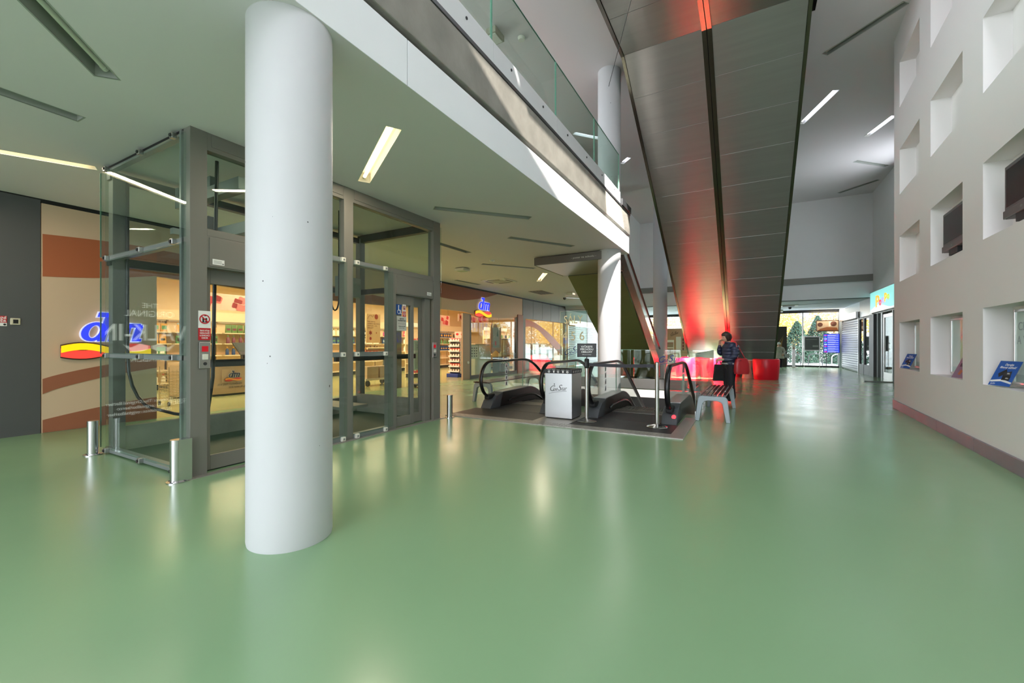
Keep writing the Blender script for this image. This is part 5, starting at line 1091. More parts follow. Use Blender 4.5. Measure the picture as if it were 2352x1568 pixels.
for i, (a, b) in enumerate(((23.35, 24.2), (22.35, 23.3))):
    t = thing('display_case', ['tall black display case next to the roller shutter', 'second tall black display case, nearer the toy shop door'][i], 'display case', (4.5, (a+b)/2, 0), 'tall display cases by the toy shop')
    m = MB().box(4.36, a, 0, 4.56, a+.07, 2.46).box(4.36, b-.07, 0, 4.56, b, 2.46).box(4.36, a+.07, 2.40, 4.56, b-.07, 2.46).box(4.36, a+.07, 0, 4.56, b-.07, .42); m.build('frame', M_DARK, t, bevel=.004)
    B(4.40, a+.07, .42, 4.41, b-.07, 2.40).build('pane', GLASS('case_glass', (.75, .8, .8), .9, .25) if i == 0 else bpy.data.materials['case_glass'], t); B(4.54, a+.07, .42, 4.56, b-.07, 2.40).build('back_panel', M_ANTH, t)
d = thing('toy_shop_entrance', 'dark metal toy shop entrance with half drawn doors under the turquoise sign', 'shop entrance', (4.5, 20.5, 0))
for a, b, x in ((21.6, 22.3, 4.34), (21.35, 21.5, 4.42), (20.9, 21.1, 4.46), (19.45, 19.55, 4.44)): B(x, a, 0, 4.6, b, 2.5).build('post', M_ANTH if b-a > .3 else M_FRAME2, d, bevel=.004)
m = MB().box(4.48, 19.55, 0, 4.53, 19.68, 2.42).box(4.48, 20.75, 0, 4.53, 20.9, 2.42).box(4.48, 19.68, 2.3, 4.53, 20.75, 2.42).box(4.48, 19.68, 0, 4.53, 20.75, .25); dl = m.build('door_leaf', M_STEEL, d)
B(4.50, 19.68, .25, 4.51, 20.75, 2.3).build('pane', GLASS('door_glass', (.9, .92, .92), .2, .03), dl); B(4.46, 16.5, 2.5, 4.6, 22.2, 2.545).build('header', M_FRAME, d)
B(4.62, 19.5, 0, 4.64, 20.9, 2.5).build('curtain', MAT('beige_curtain', (150, 146, 130), .7, var=.2, vscale=5, stretch=(1, 3, .1)), d)
struct('wall_toy_back', B(6.5, 16, 0, 6.6, 24.4, 3.3), MAT('toy_wall', (140, 130, 120), .7)); struct('wall_toy_side', B(4.7, 15.9, 0, 6.6, 16, 3.35), M_ANTH); struct('wall_toy_end', B(4.7, 24.4, 0, 6.6, 24.5, 3.35), M_ANTH); struct('wall_far_right_low', B(4.46, 11.4, 0, 4.7, 16.5, 3.38), M_FARW); struct('ceiling_toy', B(4.7, 16, 3.3, 6.6, 24.4, 3.35), M_CEIL); struct('floor_toy', B(4.6, 11.4, -.2, 6.6, 24.4, 0), M_GRN)
u = shelf_unit(17.0, 'toy shelving glimpsed at the edge of the niche wall', 5.5, 2.0); del u['group']
tag(B(3.5, 18.62, .0, 4.35, 18.72, .035).build('low_floor_bar', M_FRAME2, bevel=.005), 'low metal floor bar before the toy shop, beside the niche wall edge', 'floor bar')
s2_ = thing('roller_shutter', 'closed grey roller shutter on the right before the glass front', 'roller shutter', (4.46, 26.4, 0)); shutter(s2_, 4.42, 24.6, 28.3, .05, 2.5, M_SHUT, -1)
struct('wall_shutter_back', B(4.5, 24.5, 0, 4.7, 29.2, 2.8), M_FRAME2)
lo = B(4.44, 24.5, 2.78, 4.5, 28.4, 3.2); struct('window_3', lo, MAT('bright_strip', (226, 232, 240), .4))

# ---------------------------------------------------------------- glass front at the far end
gf = struct('window_4', B(-9, 28.98, 0, 4.4, 29.06, .10), M_DARK)
B(-9, 28.98, 3.06, 4.5, 29.06, 3.22).build('frame', M_DARK, gf)
gx = [-9, -7.2, -5.4, -3.6, -1.8, .0, 1.3, 2.72, 4.35]
for i, x in enumerate(gx): B(x-.03, 28.97, .1, x+.03, 29.07, 3.06).build('mullion', M_STEEL if x > 2 else M_DARK, gf)
for a, b in zip(gx, gx[1:]):
    B(a+.03, 29.01, .1, b-.03, 29.02, 3.06).build('pane', M_GL, gf)
    if b > 1:
        m = MB()
        for z in (1.02, 1.32):
            k = 0
            while a+.1+k*.16 < b-.1: m.box(a+.08+k*.16, 29.005, z, a+.15+k*.16, 29.009, z+.05); k += 1
        m.build('safety_dots', M_WHP, gf)
struct('trim_end_post', B(4.36, 28.9, 0, 4.52, 29.1, 3.22), MAT('end_post', (206, 212, 220), .4), bevel=.004)
t = thing('menu_banner', 'coffee menu banner hung high inside the glass front', 'banner', (3.7, 28.8, 2.0)); B(3.32, 28.86, 2.0, 4.34, 28.9, 2.62).build('frame', MAT('banner_brown', (84, 56, 40), .5), t); p = B(3.36, 28.855, 2.05, 4.31, 28.86, 2.57).build('sheet', MAT('banner_tan', (206, 178, 148), .6), t)
m = MB()
for cx, cy, r in ((3.5, 2.38, .12), (4.1, 2.42, .14)): flat([(r*math.cos(a*.4), r*math.sin(a*.4)) for a in range(16)], (cx, 28.855, cy), X_, Z_, .003, 0, m)
flat([(-.4, 0), (.5, 0), (.45, .16), (0, .2), (-.3, .1)], (3.8, 28.855, 2.05), X_, Z_, .003, 1, m); m.build('picture_print', [MAT('cocoa', (96, 58, 44), .5), MAT('caramel', (160, 96, 56), .5)], p)
for x in (3.45, 4.2): MB().cyl((x, 28.88, 2.62), (x, 28.88, 3.22), .006, 6).build('cord', M_DARK, t)
t = thing('timetable_screen', 'bright blue departure timetable screen in the glass front', 'screen', (3.95, 28.7, .85)); B(3.55, 28.72, .82, 4.28, 28.78, 1.87).build('case', M_DARK, t, bevel=.006); p = B(3.57, 28.714, .84, 4.26, 28.72, 1.85).build('display', MAT('blue_display', (16, 46, 210), .3, emit=.4, ecol=(14, 50, 220)), t)
m = MB(); m2 = MB(); m3 = MB(); ee = MAT('display_white', (240, 240, 250), .4, emit=.4)
for k in range(10):
    z = 1.79-k*.1; m.box(3.74, 28.712, z-.012, 4.22, 28.714, z+.008); m.box(3.74, 28.712, z-.03, 4.1-.03*(k % 3), 28.714, z-.022); (m2 if k % 3 == 0 else m3 if k % 3 == 1 else m).box(3.59, 28.712, z-.03, 3.71, 28.714, z+.015)
    m.box(3.60, 28.711, z-.01, 3.66, 28.712, z+.002)
m.build('text_rows', ee, p); m2.build('logo_rows', MAT('display_red2', (220, 40, 50), .4, emit=.7), p); m3.build('logo_rows', MAT('display_green', (60, 140, 90), .4, emit=.6), p)
MB().cyl((3.7, 28.86, 0), (3.7, 28.86, 1.6), .02, 8).build('stand_pole', M_DARK, t); B(3.5, 28.7, 0, 3.9, 28.98, .02).build('foot', M_DARK, t); B(3.68, 28.77, 1.3, 3.72, 28.88, 1.4).build('bracket', M_DARK, t)
for c_ in t.children: c_.location.x += .08
t = thing('notice_easel', 'grey notice board on a thin steel easel before the glass front', 'notice board', (2.95, 28.3, 0)); B(2.70, 28.32, .93, 3.44, 28.36, 1.73).build('frame', M_STEEL, t, bevel=.006); p = B(2.75, 28.314, .98, 3.39, 28.32, 1.68).build('sheet', MAT('dark_sheet', (92, 94, 92), .4, var=.25, vscale=5), t)
m = MB().box(3.1, 28.312, 1.14, 3.36, 28.314, 1.24).box(2.8, 28.312, 1.54, 3.3, 28.314, 1.57); m.build('print', MAT('grey_text', (150, 150, 146), .5), p)
for x in (2.72, 3.42): MB().cyl((x, 28.36, .0), (x, 28.36, .95), .014, 8).build('leg', M_STEEL, t)
for x in (2.72, 3.42): B(x-.03, 28.15, 0, x+.03, 28.55, .02).build('foot', M_STEEL, t)
t = thing('sanitizer_stand', 'white hand sanitizer column left of the notice easel', 'dispenser stand', (2.0, 28.2, 0)); B(1.82, 28.0, 0, 2.18, 28.36, .02).build('foot', M_PLAST, t, bevel=.004); B(1.92, 28.12, .02, 2.08, 28.22, 1.18).build('column', M_STEEL, t, bevel=.01); B(1.93, 28.04, 1.0, 2.07, 28.12, 1.32).build('dispenser', M_PLAST, t, bevel=.02); MB().cyl((2.0, 28.05, 1.09), (2.0, 28.03, 1.09), .03, 10).build('button', M_REDP, t)
for c_ in t.children: c_.location.x += .22
t = thing('poster_wall', 'dark fantasy film display standing behind the elderly woman', 'poster', (1.3, 28.3, 0)); B(.85, 28.4, .0, 1.92, 28.5, 2.3).build('board', MAT('film_dark', (56, 46, 34), .5, var=.3, vscale=3), t); m = MB()
flat([(-.4, .1), (-.25, .5), (-.1, .35), (.0, .6), (.1, .4), (.3, .9), (.22, .4), (.35, .2), (.2, .05)], (1.45, 28.4, .8), X_, Z_, .004, 0, m); flat(star_pts(.13, .5, 7), (1.55, 28.4, .95), X_, Z_, .006, 0, m); m.build('creature_print', MAT('film_gold', (150, 112, 60), .5, var=.3, vscale=9), t); flat([(0, 0), (.03, 0), (.3, .5)], (1.5, 28.394, 1.35), X_, Z_, .004).build('horn_print', MAT('film_pale', (176, 150, 100), .5), t)
t = thing('cinema_stand', 'beige cinema board with wordmark between far column and steel escalator', 'display board', (-3.0, 21.5, 0)); B(-3.6, 21.5, 0, -2.5, 21.6, 2.05).build('board', MAT('beige_board', (190, 160, 128), .6), t); cinestar((-3.08, 21.495, 1.76), (X_+Z_*.3), Z_, .42, (0, 0)).build('cinema_wordmark', M_INK, t); B(-3.45, 21.47, .3, -3.1, 21.5, 1.5).build('leaflet_rack', M_PLAST, t)
for k in range(3): B(-3.42, 21.46, 1.15-k*.28, -3.13, 21.47, 1.38-k*.28).build('leaflet', MAT('sepia_%d' % k, [(150, 130, 110), (170, 150, 130), (150, 150, 150)][k], .6, var=.3, vscale=9), t)
B(-3.0, 21.44, .4, -2.78, 21.5, 1.65).build('pillar_panel', M_PLAST, t); m = MB()
for k in range(4): m.box(-2.72, 21.49, 1.0+k*.15, -2.66, 21.5, 1.12+k*.15)
m.build('icons', MAT('dark_red_icon', (110, 40, 40), .5), t)
t = thing('air_cassette', 'air conditioning cassette in the low ceiling before the glass front', 'air conditioner', (1.75, 25.0, 3.22)); B(1.35, 24.6, 3.185, 2.15, 25.4, 3.22).build('frame', M_PLAST, t); B(1.5, 24.75, 3.17, 2.0, 25.25, 3.185).build('grille', M_DARK, t)
t = thing('dome_camera', 'dark dome camera under the far ceiling left of the glass front', 'camera', (1.9, 26.2, 3.22)); MB().lathe([(0, 3.1), (.06, 3.12), (.08, 3.2), (.08, 3.22)], 1.9, 26.2).build('dome', M_DARK, t, smooth=True)
t = thing('exit_sign_box', 'emergency light box at the top of the glass front', 'emergency light', (1.5, 28.0, 3.22)); B(1.3, 27.8, 3.1, 1.7, 28.2, 3.2).build('box', M_PLAST, t); MB().cyl((1.5, 28, 3.2), (1.5, 28, 3.22), .04, 8).build('mount', M_PLAST, t)

# ---------------------------------------------------------------- outside
struct('ground', B(-60, 29.2, -.3, 60, 90, -.02), MAT('pale_paving', (222, 224, 230), .7, var=.08, vscale=.7))
struct('ground_rear', B(-60, -60, -.3, 60, -4.62, -.02), MAT('grey_paving', (150, 152, 150), .8))
def leaf_tree(name, label, cat, x, y, h, r, mat, trunk, n=900, seed=1, cone=False, ls=.16, group=None):
    t = thing(name, label, cat, (x, y, -.02), group); rr = random.Random(seed); mb = MB()
    for k in range(n):
        if cone:
            z = h*rr.random()**1.3*.98; q = r*(1-z/h)**.8*(.55+.45*rr.random()); a = rr.random()*6.283; p = Vector((x+q*math.cos(a), y+q*math.sin(a), z+.05))
        else:
            while True:
                u = Vector((rr.uniform(-1, 1), rr.uniform(-1, 1), rr.uniform(-1, 1)))
                if .35 < u.length < 1: break
            p = Vector((x+u.x*r, y+u.y*r, h-r*.75+u.z*r*.75))
        d1 = Vector((rr.gauss(0, 1), rr.gauss(0, 1), rr.gauss(0, 1))).normalized()*ls; d2 = d1.orthogonal().normalized()*ls*.6
        mb.add([p-d1, p-d2, p+d1, p+d2], [(0, 1, 2, 3)])
    o = mb.build('foliage', mat, t); o['kind'] = 'stuff'
    MB().tube([(x, y, -.02), (x+.05, y, h*.45), (x, y+.05, h*.8)], [h*.025, h*.018, h*.006], 8).build('trunk', trunk, t)
M_TRK = MAT('bark', (92, 74, 60), .9); M_YW = MAT('conifer_green', (44, 72, 58), .8, var=.3, vscale=2); M_YW2 = MAT('conifer_light', (64, 92, 70), .8, var=.3, vscale=2); M_AUT = MAT('autumn_leaf', (214, 178, 88), .8, var=.25, vscale=1); M_AUT2 = MAT('autumn_tan', (196, 160, 110), .8, var=.25, vscale=1)
leaf_tree('yew', 'tall dark conifer outside left of the notice easel', 'tree', 3.0, 35.6, 2.9, 1.3, M_YW, M_TRK, 5000, 1, True, .07, 'dark conifers outside the glass front')
leaf_tree('yew', 'tallest dark conifer outside behind the notice easel', 'tree', 4.3, 36.6, 3.3, 1.3, M_YW, M_TRK, 5000, 2, True, .07, 'dark conifers outside the glass front')
leaf_tree('yew', 'broad lighter conifer outside under the menu banner', 'tree', 6.4, 36.4, 2.5, 1.7, M_YW2, M_TRK, 5000, 3, True, .07, 'dark conifers outside the glass front')
leaf_tree('juniper_bush', 'low spreading bush outside at the foot of the conifers', 'bush', 5.2, 33.6, 1.0, 1.0, M_YW, M_TRK, 2500, 4, True, .06)
leaf_tree('autumn_tree', 'golden autumn tree outside on the left of the glass front', 'tree', 2.2, 48, 4.9, 2.8, M_AUT, M_TRK, 4200, 5, False, .13, 'autumn trees beyond the conifers')
leaf_tree('autumn_tree', 'tan autumn tree outside behind the tallest conifer', 'tree', 7.4, 52, 5.0, 3.0, M_AUT2, M_TRK, 3600, 6, False, .14, 'autumn trees beyond the conifers')
leaf_tree('autumn_tree', 'golden autumn tree outside behind the menu banner', 'tree', 13.2, 50, 4.9, 2.9, M_AUT, M_TRK, 3600, 7, False, .14, 'autumn trees beyond the conifers')
leaf_tree('autumn_tree', 'pale autumn tree outside between the far columns', 'tree', -9, 52, 4.9, 3.0, M_AUT2, M_TRK, 2600, 8, False, .14, 'autumn trees beyond the conifers')
t = thing('slatted_fence', 'white and grey vertical slat screen outside at upper right of glass front', 'fence', (7.5, 40, 0))
for k in range(12): B(6.2+k*.42, 38.0, 2.2, 6.42+k*.42, 38.06, 5.2).build('slat', MAT('fence_grey', (150, 146, 160), .6) if k == 0 else bpy.data.materials['fence_grey'], t)
B(6.2, 38.06, 2.2, 11.2, 38.1, 2.3).build('rail', M_PLAST, t); B(6.2, 38.06, 5.1, 11.2, 38.1, 5.2).build('rail', M_PLAST, t)
for x in (6.3, 8.6, 11): B(x, 38.1, -.02, x+.12, 38.2, 5.2).build('post', M_PLAST, t)
t = thing('white_paling', 'white paling fence outside between the far columns', 'fence', (-4, 40, 0))
for k in range(14): B(-6.5+k*.34, 40, 0, -6.5+k*.34+.3, 40.05, 2.9).build('board', M_PLAST, t)
B(-6.5, 40.05, .6, -1.7, 40.1, .7).build('rail', M_STEEL, t)
for i, (x, y) in enumerate(((2.5, 31.6), (3.6, 31.6), (4.7, 31.2))):
    m = MB().tube([(x-.35, y, 0), (x-.35, y, .5)]+[(x-.35*math.cos(a), y, .5+.22*math.sin(a)) for a in [k*math.pi/8 for k in range(1, 8)]]+[(x+.35, y, .5), (x+.35, y, 0)], .025, 8)
    o = m.build('bike_stand', M_STEEL if i == 2 else M_DARK, smooth=True, loc=(x, y, -.02)); tag(o, ['dark arched bike stand outside left of the easel', 'dark arched bike stand outside right of the easel', 'bright arched bike stand outside below the timetable screen'][i], 'bike stand', 'bike stands outside')

# ---------------------------------------------------------------- red seats and tables
def arm_seat(label, x, y, face):
    t = thing('barrel_armchair', label, 'armchair', (0, 0, 0), 'red barrel armchairs under the steel escalator')
    a0, a1 = math.radians(-40), math.radians(220); n = 34
    def ringpts(r, z, k): a = a0+(a1-a0)*k/n; return (r*math.cos(a), -r*math.sin(a)*1.0, z)
    vs = []
    prof = [(.385, 0), (.40, .03), (.43, .45), (.435, .72), (.42, .755), (.39, .76), (.36, .74), (.32, .42), (.32, 0)]
    for k in range(n+1): vs += [ringpts(r, z, k) for r, z in prof]
    q = len(prof); fs = [(k*q+j, k*q+j+1, (k+1)*q+j+1, (k+1)*q+j) for k in range(n) for j in range(q-1)]+[tuple(range(q)), tuple(reversed(range(n*q, n*q+q)))]
    MB().add(vs, fs).build('shell', M_REDS, t, smooth=True)
    MB().lathe([(0, .0), (.33, .0), (.335, .36), (.31, .41), (0, .42)], 0, 0, 32).build('seat', M_REDS, t, smooth=True)
    MB().lathe([(.36, -.0), (.36, .006)], 0, 0, 32).build('foot_ring', M_BLK2, t)
    t.location = (x, y, 0); t.rotation_euler.z = face; return t
s = arm_seat('red barrel armchair standing rightmost, its back to the viewer', .58, 18.15, 0)
for lab, x, y, f in (('red armchair half hidden behind the red handbag', -.66, 18.9, 2.0), ('red armchair seen left of the woman, behind the black tote bag', -1.25, 18.35, .3),
                     ('red armchair seen through the glass rail, left of the tote bag', -2.05, 19.1, -.4), ('red armchair behind the glass rail, nearest the far column', -2.1, 17.9, .5)):
    c = copy_tree(s); tag(c, lab, 'armchair'); c.location = (x, y, 0); c.rotation_euler.z = f
t = thing('waisted_stool', 'pale waisted stool beside the rightmost red armchair', 'stool', (.1, 18.75, 0))
MB().lathe([(.19, 0), (.19, .02), (.14, .3), (.13, .38), (.19, .66), (.2, .68), (0, .69)], -.02, 18.5, 32).build('body', MAT('cream_plastic2', (186, 168, 142), .4), t, smooth=True); MB().lathe([(.205, .68), (.205, .70), (0, .705)], -.02, 18.5, 32).build('seat_pad', M_PLAST, t)

# ---------------------------------------------------------------- people
def skin(pts, edges, name, levels=2, root=0):
    me = bpy.data.meshes.new('s'); names = list(pts); me.from_pydata([pts[k][0] for k in names], [(names.index(a), names.index(b)) for a, b in edges], []); me.update()
    o = bpy.data.objects.new('s', me); C.objects.link(o); o.modifiers.new('skin', 'SKIN').use_smooth_shade = True
    for i, k in enumerate(names):
        r = pts[k][1]; r = r if isinstance(r, tuple) else (r, r); me.skin_vertices[0].data[i].radius = r; me.skin_vertices[0].data[i].use_root = (i == root)
    sb = o.modifiers.new('sub', 'SUBSURF'); sb.levels = levels; sb.render_levels = levels
    dg = bpy.context.evaluated_depsgraph_get(); em = bpy.data.meshes.new_from_object(o.evaluated_get(dg)); bpy.data.objects.remove(o)
    mb = MB().add([v.co.copy() for v in em.vertices], [tuple(p.vertices) for p in em.polygons]); bpy.data.meshes.remove(em); return mb
def head_mb(c, s, yaw=0, pitch=0):
    """head facing +X, size s = height"""
    mb = MB(); n = 24; rings = 18; vs = []
    for i in range(rings+1):
        t = i/rings; z = -.5+t; rr = math.sqrt(max(0, 1-(2*t-1)**2))
        for j in range(n):
            a = 2*math.pi*j/n; x = .40*rr*math.cos(a); y = .335*rr*math.sin(a)
            if z < -.05: k = (-.05-z)/.45; y *= 1-.28*k; x = x*(1-.12*k)+.05*k+(.03*k if math.cos(a) > .6 else 0)-(.10*k if math.cos(a) < -.2 else 0)
            f = max(0, math.cos(a))**14
            x += f*(.13*math.exp(-((z+.10)/.075)**2)+.03*math.exp(-((z-.12)/.06)**2)+.03*math.exp(-((z+.27)/.05)**2)+.03*math.exp(-((z+.42)/.05)**2))
            for sgn in (-1, 1):
                d = (a-sgn*.42+math.pi) % (2*math.pi)-math.pi; x -= .03*math.exp(-(d/.16)**2-((z-.02)/.05)**2)
            vs.append(Vector((x, y, z))*s)
    fs = [(i*n+j, i*n+(j+1) % n, (i+1)*n+(j+1) % n, (i+1)*n+j) for i in range(rings) for j in range(n)]
    mb.add(vs, fs)
    for sgn in (-1, 1):
        e = []; 
        for k in range(10):
            a = 2*math.pi*k/10; e.append(Vector((-.03+.05*math.cos(a), sgn*.335, .0+.10*math.sin(a)))*s)
        mb.prism(e, Vector((-.02, sgn*.05, 0))*s)
    M = Matrix.Translation(c) @ Matrix.Rotation(yaw, 4, 'Z') @ Matrix.Rotation(pitch, 4, 'Y'); mb.xf(M); return mb, M
def face_bits(M, s, root, lips):
    m = MB()
    for sg_ in (-1, 1): m.lathe([(0, -.03*s), (.034*s, 0), (0, .03*s)], 0, 0, 8); n0 = len(m.v)-24; k = m.v[n0:]; m.v[n0:] = [Matrix.Translation((.355*s, sg_*.13*s, .02*s)) @ v for v in k]
    m.xf(M).build('eyes', MAT('eye_dark', (40, 30, 28), .3) if 'eye_dark' not in bpy.data.materials else bpy.data.materials['eye_dark'], root)
    m = MB().prism([(.405*s, -.07*s, -.27*s), (.42*s, 0, -.255*s), (.405*s, .07*s, -.27*s), (.415*s, 0, -.295*s)], (.012*s, 0, 0)); m.xf(M).build('lips', lips, root)
    m = MB()
    for sg_ in (-1, 1): m.prism([(.375*s, sg_*.06*s, .10*s), (.34*s, sg_*.2*s, .10*s), (.34*s, sg_*.2*s, .125*s), (.375*s, sg_*.06*s, .125*s)], (.02*s, 0, 0))
    m.xf(M).build('eyebrows', M_INK, root)
def hand_pts(prefix, wrist, d, side, curl, sc=1.0):
    """five fingers as skin chains from the wrist, d = hand direction, side = thumb side, curl = bend direction"""
    d, side, curl = Vector(d).normalized(), Vector(side).normalized(), Vector(curl).normalized(); P = {}; E_ = []
    w = Vector(wrist); pm = w+d*.05*sc; P[prefix+'palm'] = (pm, (.030*sc, .020*sc)); E_.append((prefix+'wrist', prefix+'palm'))
    for i, (o, L) in enumerate(((.028, .066), (.010, .074), (-.009, .069), (-.026, .055))):
        b = w+d*.078*sc+side*o*sc; k1 = b+(d*.8+curl*.5).normalized()*L*.45*sc; k2 = k1+(d*.35+curl*.95).normalized()*L*.35*sc; k3 = k2+(d*-.1+curl).normalized()*L*.25*sc
        for nm, q, r in (('b', b, .0105), ('1', k1, .0095), ('2', k2, .0088), ('3', k3, .007)): P['%sf%d%s' % (prefix, i, nm)] = (q, r*sc)
        E_ += [(prefix+'palm', '%sf%db' % (prefix, i)), ('%sf%db' % (prefix, i), '%sf%d1' % (prefix, i)), ('%sf%d1' % (prefix, i), '%sf%d2' % (prefix, i)), ('%sf%d2' % (prefix, i), '%sf%d3' % (prefix, i))]
    t1 = w+d*.03*sc+side*.034*sc+curl*.012*sc; t2 = t1+(d*.7+side*.5+curl*.5).normalized()*.03*sc; t3 = t2+(d*.8+curl*.5).normalized()*.026*sc
    for nm, q, r in (('t1', t1, .013), ('t2', t2, .0105), ('t3', t3, .0085)): P[prefix+nm] = (q, r*sc)
    E_ += [(prefix+'palm', prefix+'t1'), (prefix+'t1', prefix+'t2'), (prefix+'t2', prefix+'t3')]
    return P, E_
def person(root, pts, edges, zone, mats, head):
    mb = skin({k: (Vector(v[0]), v[1]) for k, v in pts.items()}, edges, 'body', 2)
    hm, M = head; nb = len(mb.f); mb.add(hm.v, hm.f, 0)
    for i, f in enumerate(mb.f):
        c = sum((mb.v[j] for j in f), Vector())/len(f); mb.mi[i] = 0 if i >= nb else zone(c)
    return mb.build('body', mats, root, smooth=True), M
M_SKIN = MAT('skin', (214, 164, 138), .55); M_NAVY = MAT('navy_quilt', (52, 58, 84), .42, var=.15, vscale=12)
def quilt(m):
    nt = m.node_tree; b = nt.nodes['Principled BSDF']; g = nt.nodes.new('ShaderNodeNewGeometry'); w = nt.nodes.new('ShaderNodeTexWave'); w.bands_direction = 'Z'; w.wave_profile = 'SIN'
    w.inputs['Scale'].default_value = 4.2; w.inputs['Distortion'].default_value = 1.0; w.inputs['Detail Scale'].default_value = 2; nt.links.new(g.outputs['Position'], w.inputs['Vector'])
    bp = nt.nodes.new('ShaderNodeBump'); bp.inputs['Strength'].default_value = .7; bp.inputs['Distance'].default_value = .02; nt.links.new(w.outputs[0], bp.inputs['Height']); nt.links.new(bp.outputs[0], b.inputs['Normal'])
quilt(M_NAVY); M_TROU = MAT('black_trousers', (34, 32, 38), .8); M_SHOE = MAT('black_shoe', (20, 20, 22), .5); M_HAIR = MAT('dark_hair', (58, 38, 30), .45, var=.4, vscale=40, bump=.5, bscale=70, stretch=(1, 1, .25))
# woman: built facing +X, standing 1.57 m
wo = thing('person', 'woman in navy quilted jacket and dark trousers raising a hand to her face', 'person', (0, 0, 0))
P = {'pelvis': ((0, 0, .86), (.135, .165)), 'waist': ((-.01, 0, .98), (.17, .185)), 'chest': ((-.02, 0, 1.15), (.175, .20)), 'upper': ((-.01, 0, 1.26), (.11, .16)), 'neck': ((.03, 0, 1.335), .058), 'headb': ((.055, 0, 1.40), .055),
     'ls': ((-.02, .175, 1.25), .09), 'rs': ((-.02, -.175, 1.25), .09),
     'le': ((.01, .25, 1.02), .08), 'lf': ((.12, .20, .96), .058), 'lwrist': ((.24, .12, .955), .030),
     're': ((.12, -.24, 1.06), .08), 'rf': ((.155, -.18, 1.17), .055), 'rwrist': ((.17, -.115, 1.285), .029),
     'lh': ((.0, .09, .80), .115), 'lk': ((.02, .085, .46), .085), 'la': ((-.03, .085, .10), .062), 'lt': ((.10, .095, .035), .04), 'lhl': ((-.05, .085, .04), .042),
     'rh': ((.0, -.09, .80), .115), 'rk': ((.02, -.085, .46), .085), 'ra': ((.0, -.085, .10), .062), 'rt': ((.13, -.095, .035), .04), 'rhl': ((-.02, -.085, .04), .042)}
E_ = [('pelvis', 'waist'), ('waist', 'chest'), ('chest', 'upper'), ('upper', 'neck'), ('neck', 'headb'), ('upper', 'ls'), ('upper', 'rs'), ('ls', 'le'), ('le', 'lf'), ('lf', 'lwrist'), ('rs', 're'), ('re', 'rf'), ('rf', 'rwrist'),
      ('pelvis', 'lh'), ('lh', 'lk'), ('lk', 'la'), ('la', 'lt'), ('la', 'lhl'), ('pelvis', 'rh'), ('rh', 'rk'), ('rk', 'ra'), ('ra', 'rt'), ('ra', 'rhl')]
for a in (hand_pts('l', (.24, .12, .955), (1, -.25, -.15), (0, -.3, 1), (-.2, -.5, -.8)), hand_pts('r', (.17, -.115, 1.285), (.08, .30, 1), (1, .2, 0), (-.6, .7, .2))): P.update(a[0]); E_ += a[1]
def zone(c):
    if c.z < .075: return 3
    if c.z < .84: return 2
    if c.z > 1.335 and abs(c.y) < .12 and c.x < .14: return 0
    if c.x > .225 and c.z < 1.03: return 0
    if c.z > 1.275 and c.x > .10 and c.y < -.03: return 0
    return 1
hd = head_mb(Vector((.085, 0, 1.455)), .215, 0, .25)
body, M = person(wo, P, E_, zone, [M_SKIN, M_NAVY, M_TROU, M_SHOE], hd); face_bits(M, .215, wo, MAT('lips', (170, 90, 84), .5))
hb = MB(); n = 24; s = .215; vs = []; R_ = 12
for i in range(R_+1):
    t_ = i/R_; el = math.pi*.5-t_*math.pi*.80
    for j in range(n):
        a = 2*math.pi*j/n; fr = math.cos(a); rr = math.cos(el); z = math.sin(el)
        if fr > .35 and z < .42: rr *= .80; z = max(z, .30) if fr > .6 else z
        wv = 1+.035*math.sin(a*5+i*1.3)+.03*math.sin(a*3-i*.9); vs.append(Vector((-.05+.52*rr*fr*wv, .46*rr*math.sin(a)*wv, .03+.57*z*(1+.02*math.sin(a*4+i))))*s)
hb.add(vs, [(i*n+j, i*n+(j+1) % n, (i+1)*n+(j+1) % n, (i+1)*n+j) for i in range(R_) for j in range(n)]); hb.xf(M).build('hair', M_HAIR, wo, smooth=True)
MB().lathe([(.175, .84), (.184, .86), (.182, .885), (.16, .90)], -.005, 0, 28).build('jacket_hem', M_SHOE, wo, smooth=True)
for z in (.855, .872): MB().lathe([(.1845, z-.004), (.1865, z), (.1845, z+.004)], -.005, 0, 28).build('hem_stripe', M_WHP, wo)
MB().tube([(.03+.062*math.cos(2*math.pi*k/20), .072*math.sin(2*math.pi*k/20), 1.325+.01*math.cos(2*math.pi*k/20)) for k in range(20)], .02, 8, closed=True).build('collar', M_NAVY, wo, smooth=True)
FW = math.pi+TH
wo.location = (-.36, 10.78, 0); wo.rotation_euler.z = FW
# red handbag on her shoulder, black tote in her hand
t = thing('handbag', 'red leather handbag hanging from the woman\'s shoulder', 'handbag', (0, 0, 0))
bag = MB(); prof = [(.0, .64), (.15, .64), (.165, .70), (.155, .86), (.13, .96), (.10, .985)]
vs = []; n = 20
for r, z in prof: vs += [(-.12+r*1.0*math.copysign(abs(math.cos(2*math.pi*k/n))**.7, math.cos(2*math.pi*k/n)), .27+r*.48*math.copysign(abs(math.sin(2*math.pi*k/n))**.7, math.sin(2*math.pi*k/n)), z) for k in range(n)]
bag.add(vs, [(i*n+j, i*n+(j+1) % n, (i+1)*n+(j+1) % n, (i+1)*n+j) for i in range(len(prof)-1) for j in range(n)]+[tuple((len(prof)-1)*n+j for j in range(n))])
bag.build('bag_body', MAT('red_leather', (176, 36, 44), .35), t, smooth=True)
MB().tube([(-.04, .275, .97), (-.02, .26, 1.15), (-.02, .235, 1.315), (-.03, .19, 1.345), (-.06, .19, 1.30), (-.14, .25, 1.1), (-.20, .275, .97)], .009, 6).build('strap', bpy.data.materials['red_leather'], t, smooth=True)
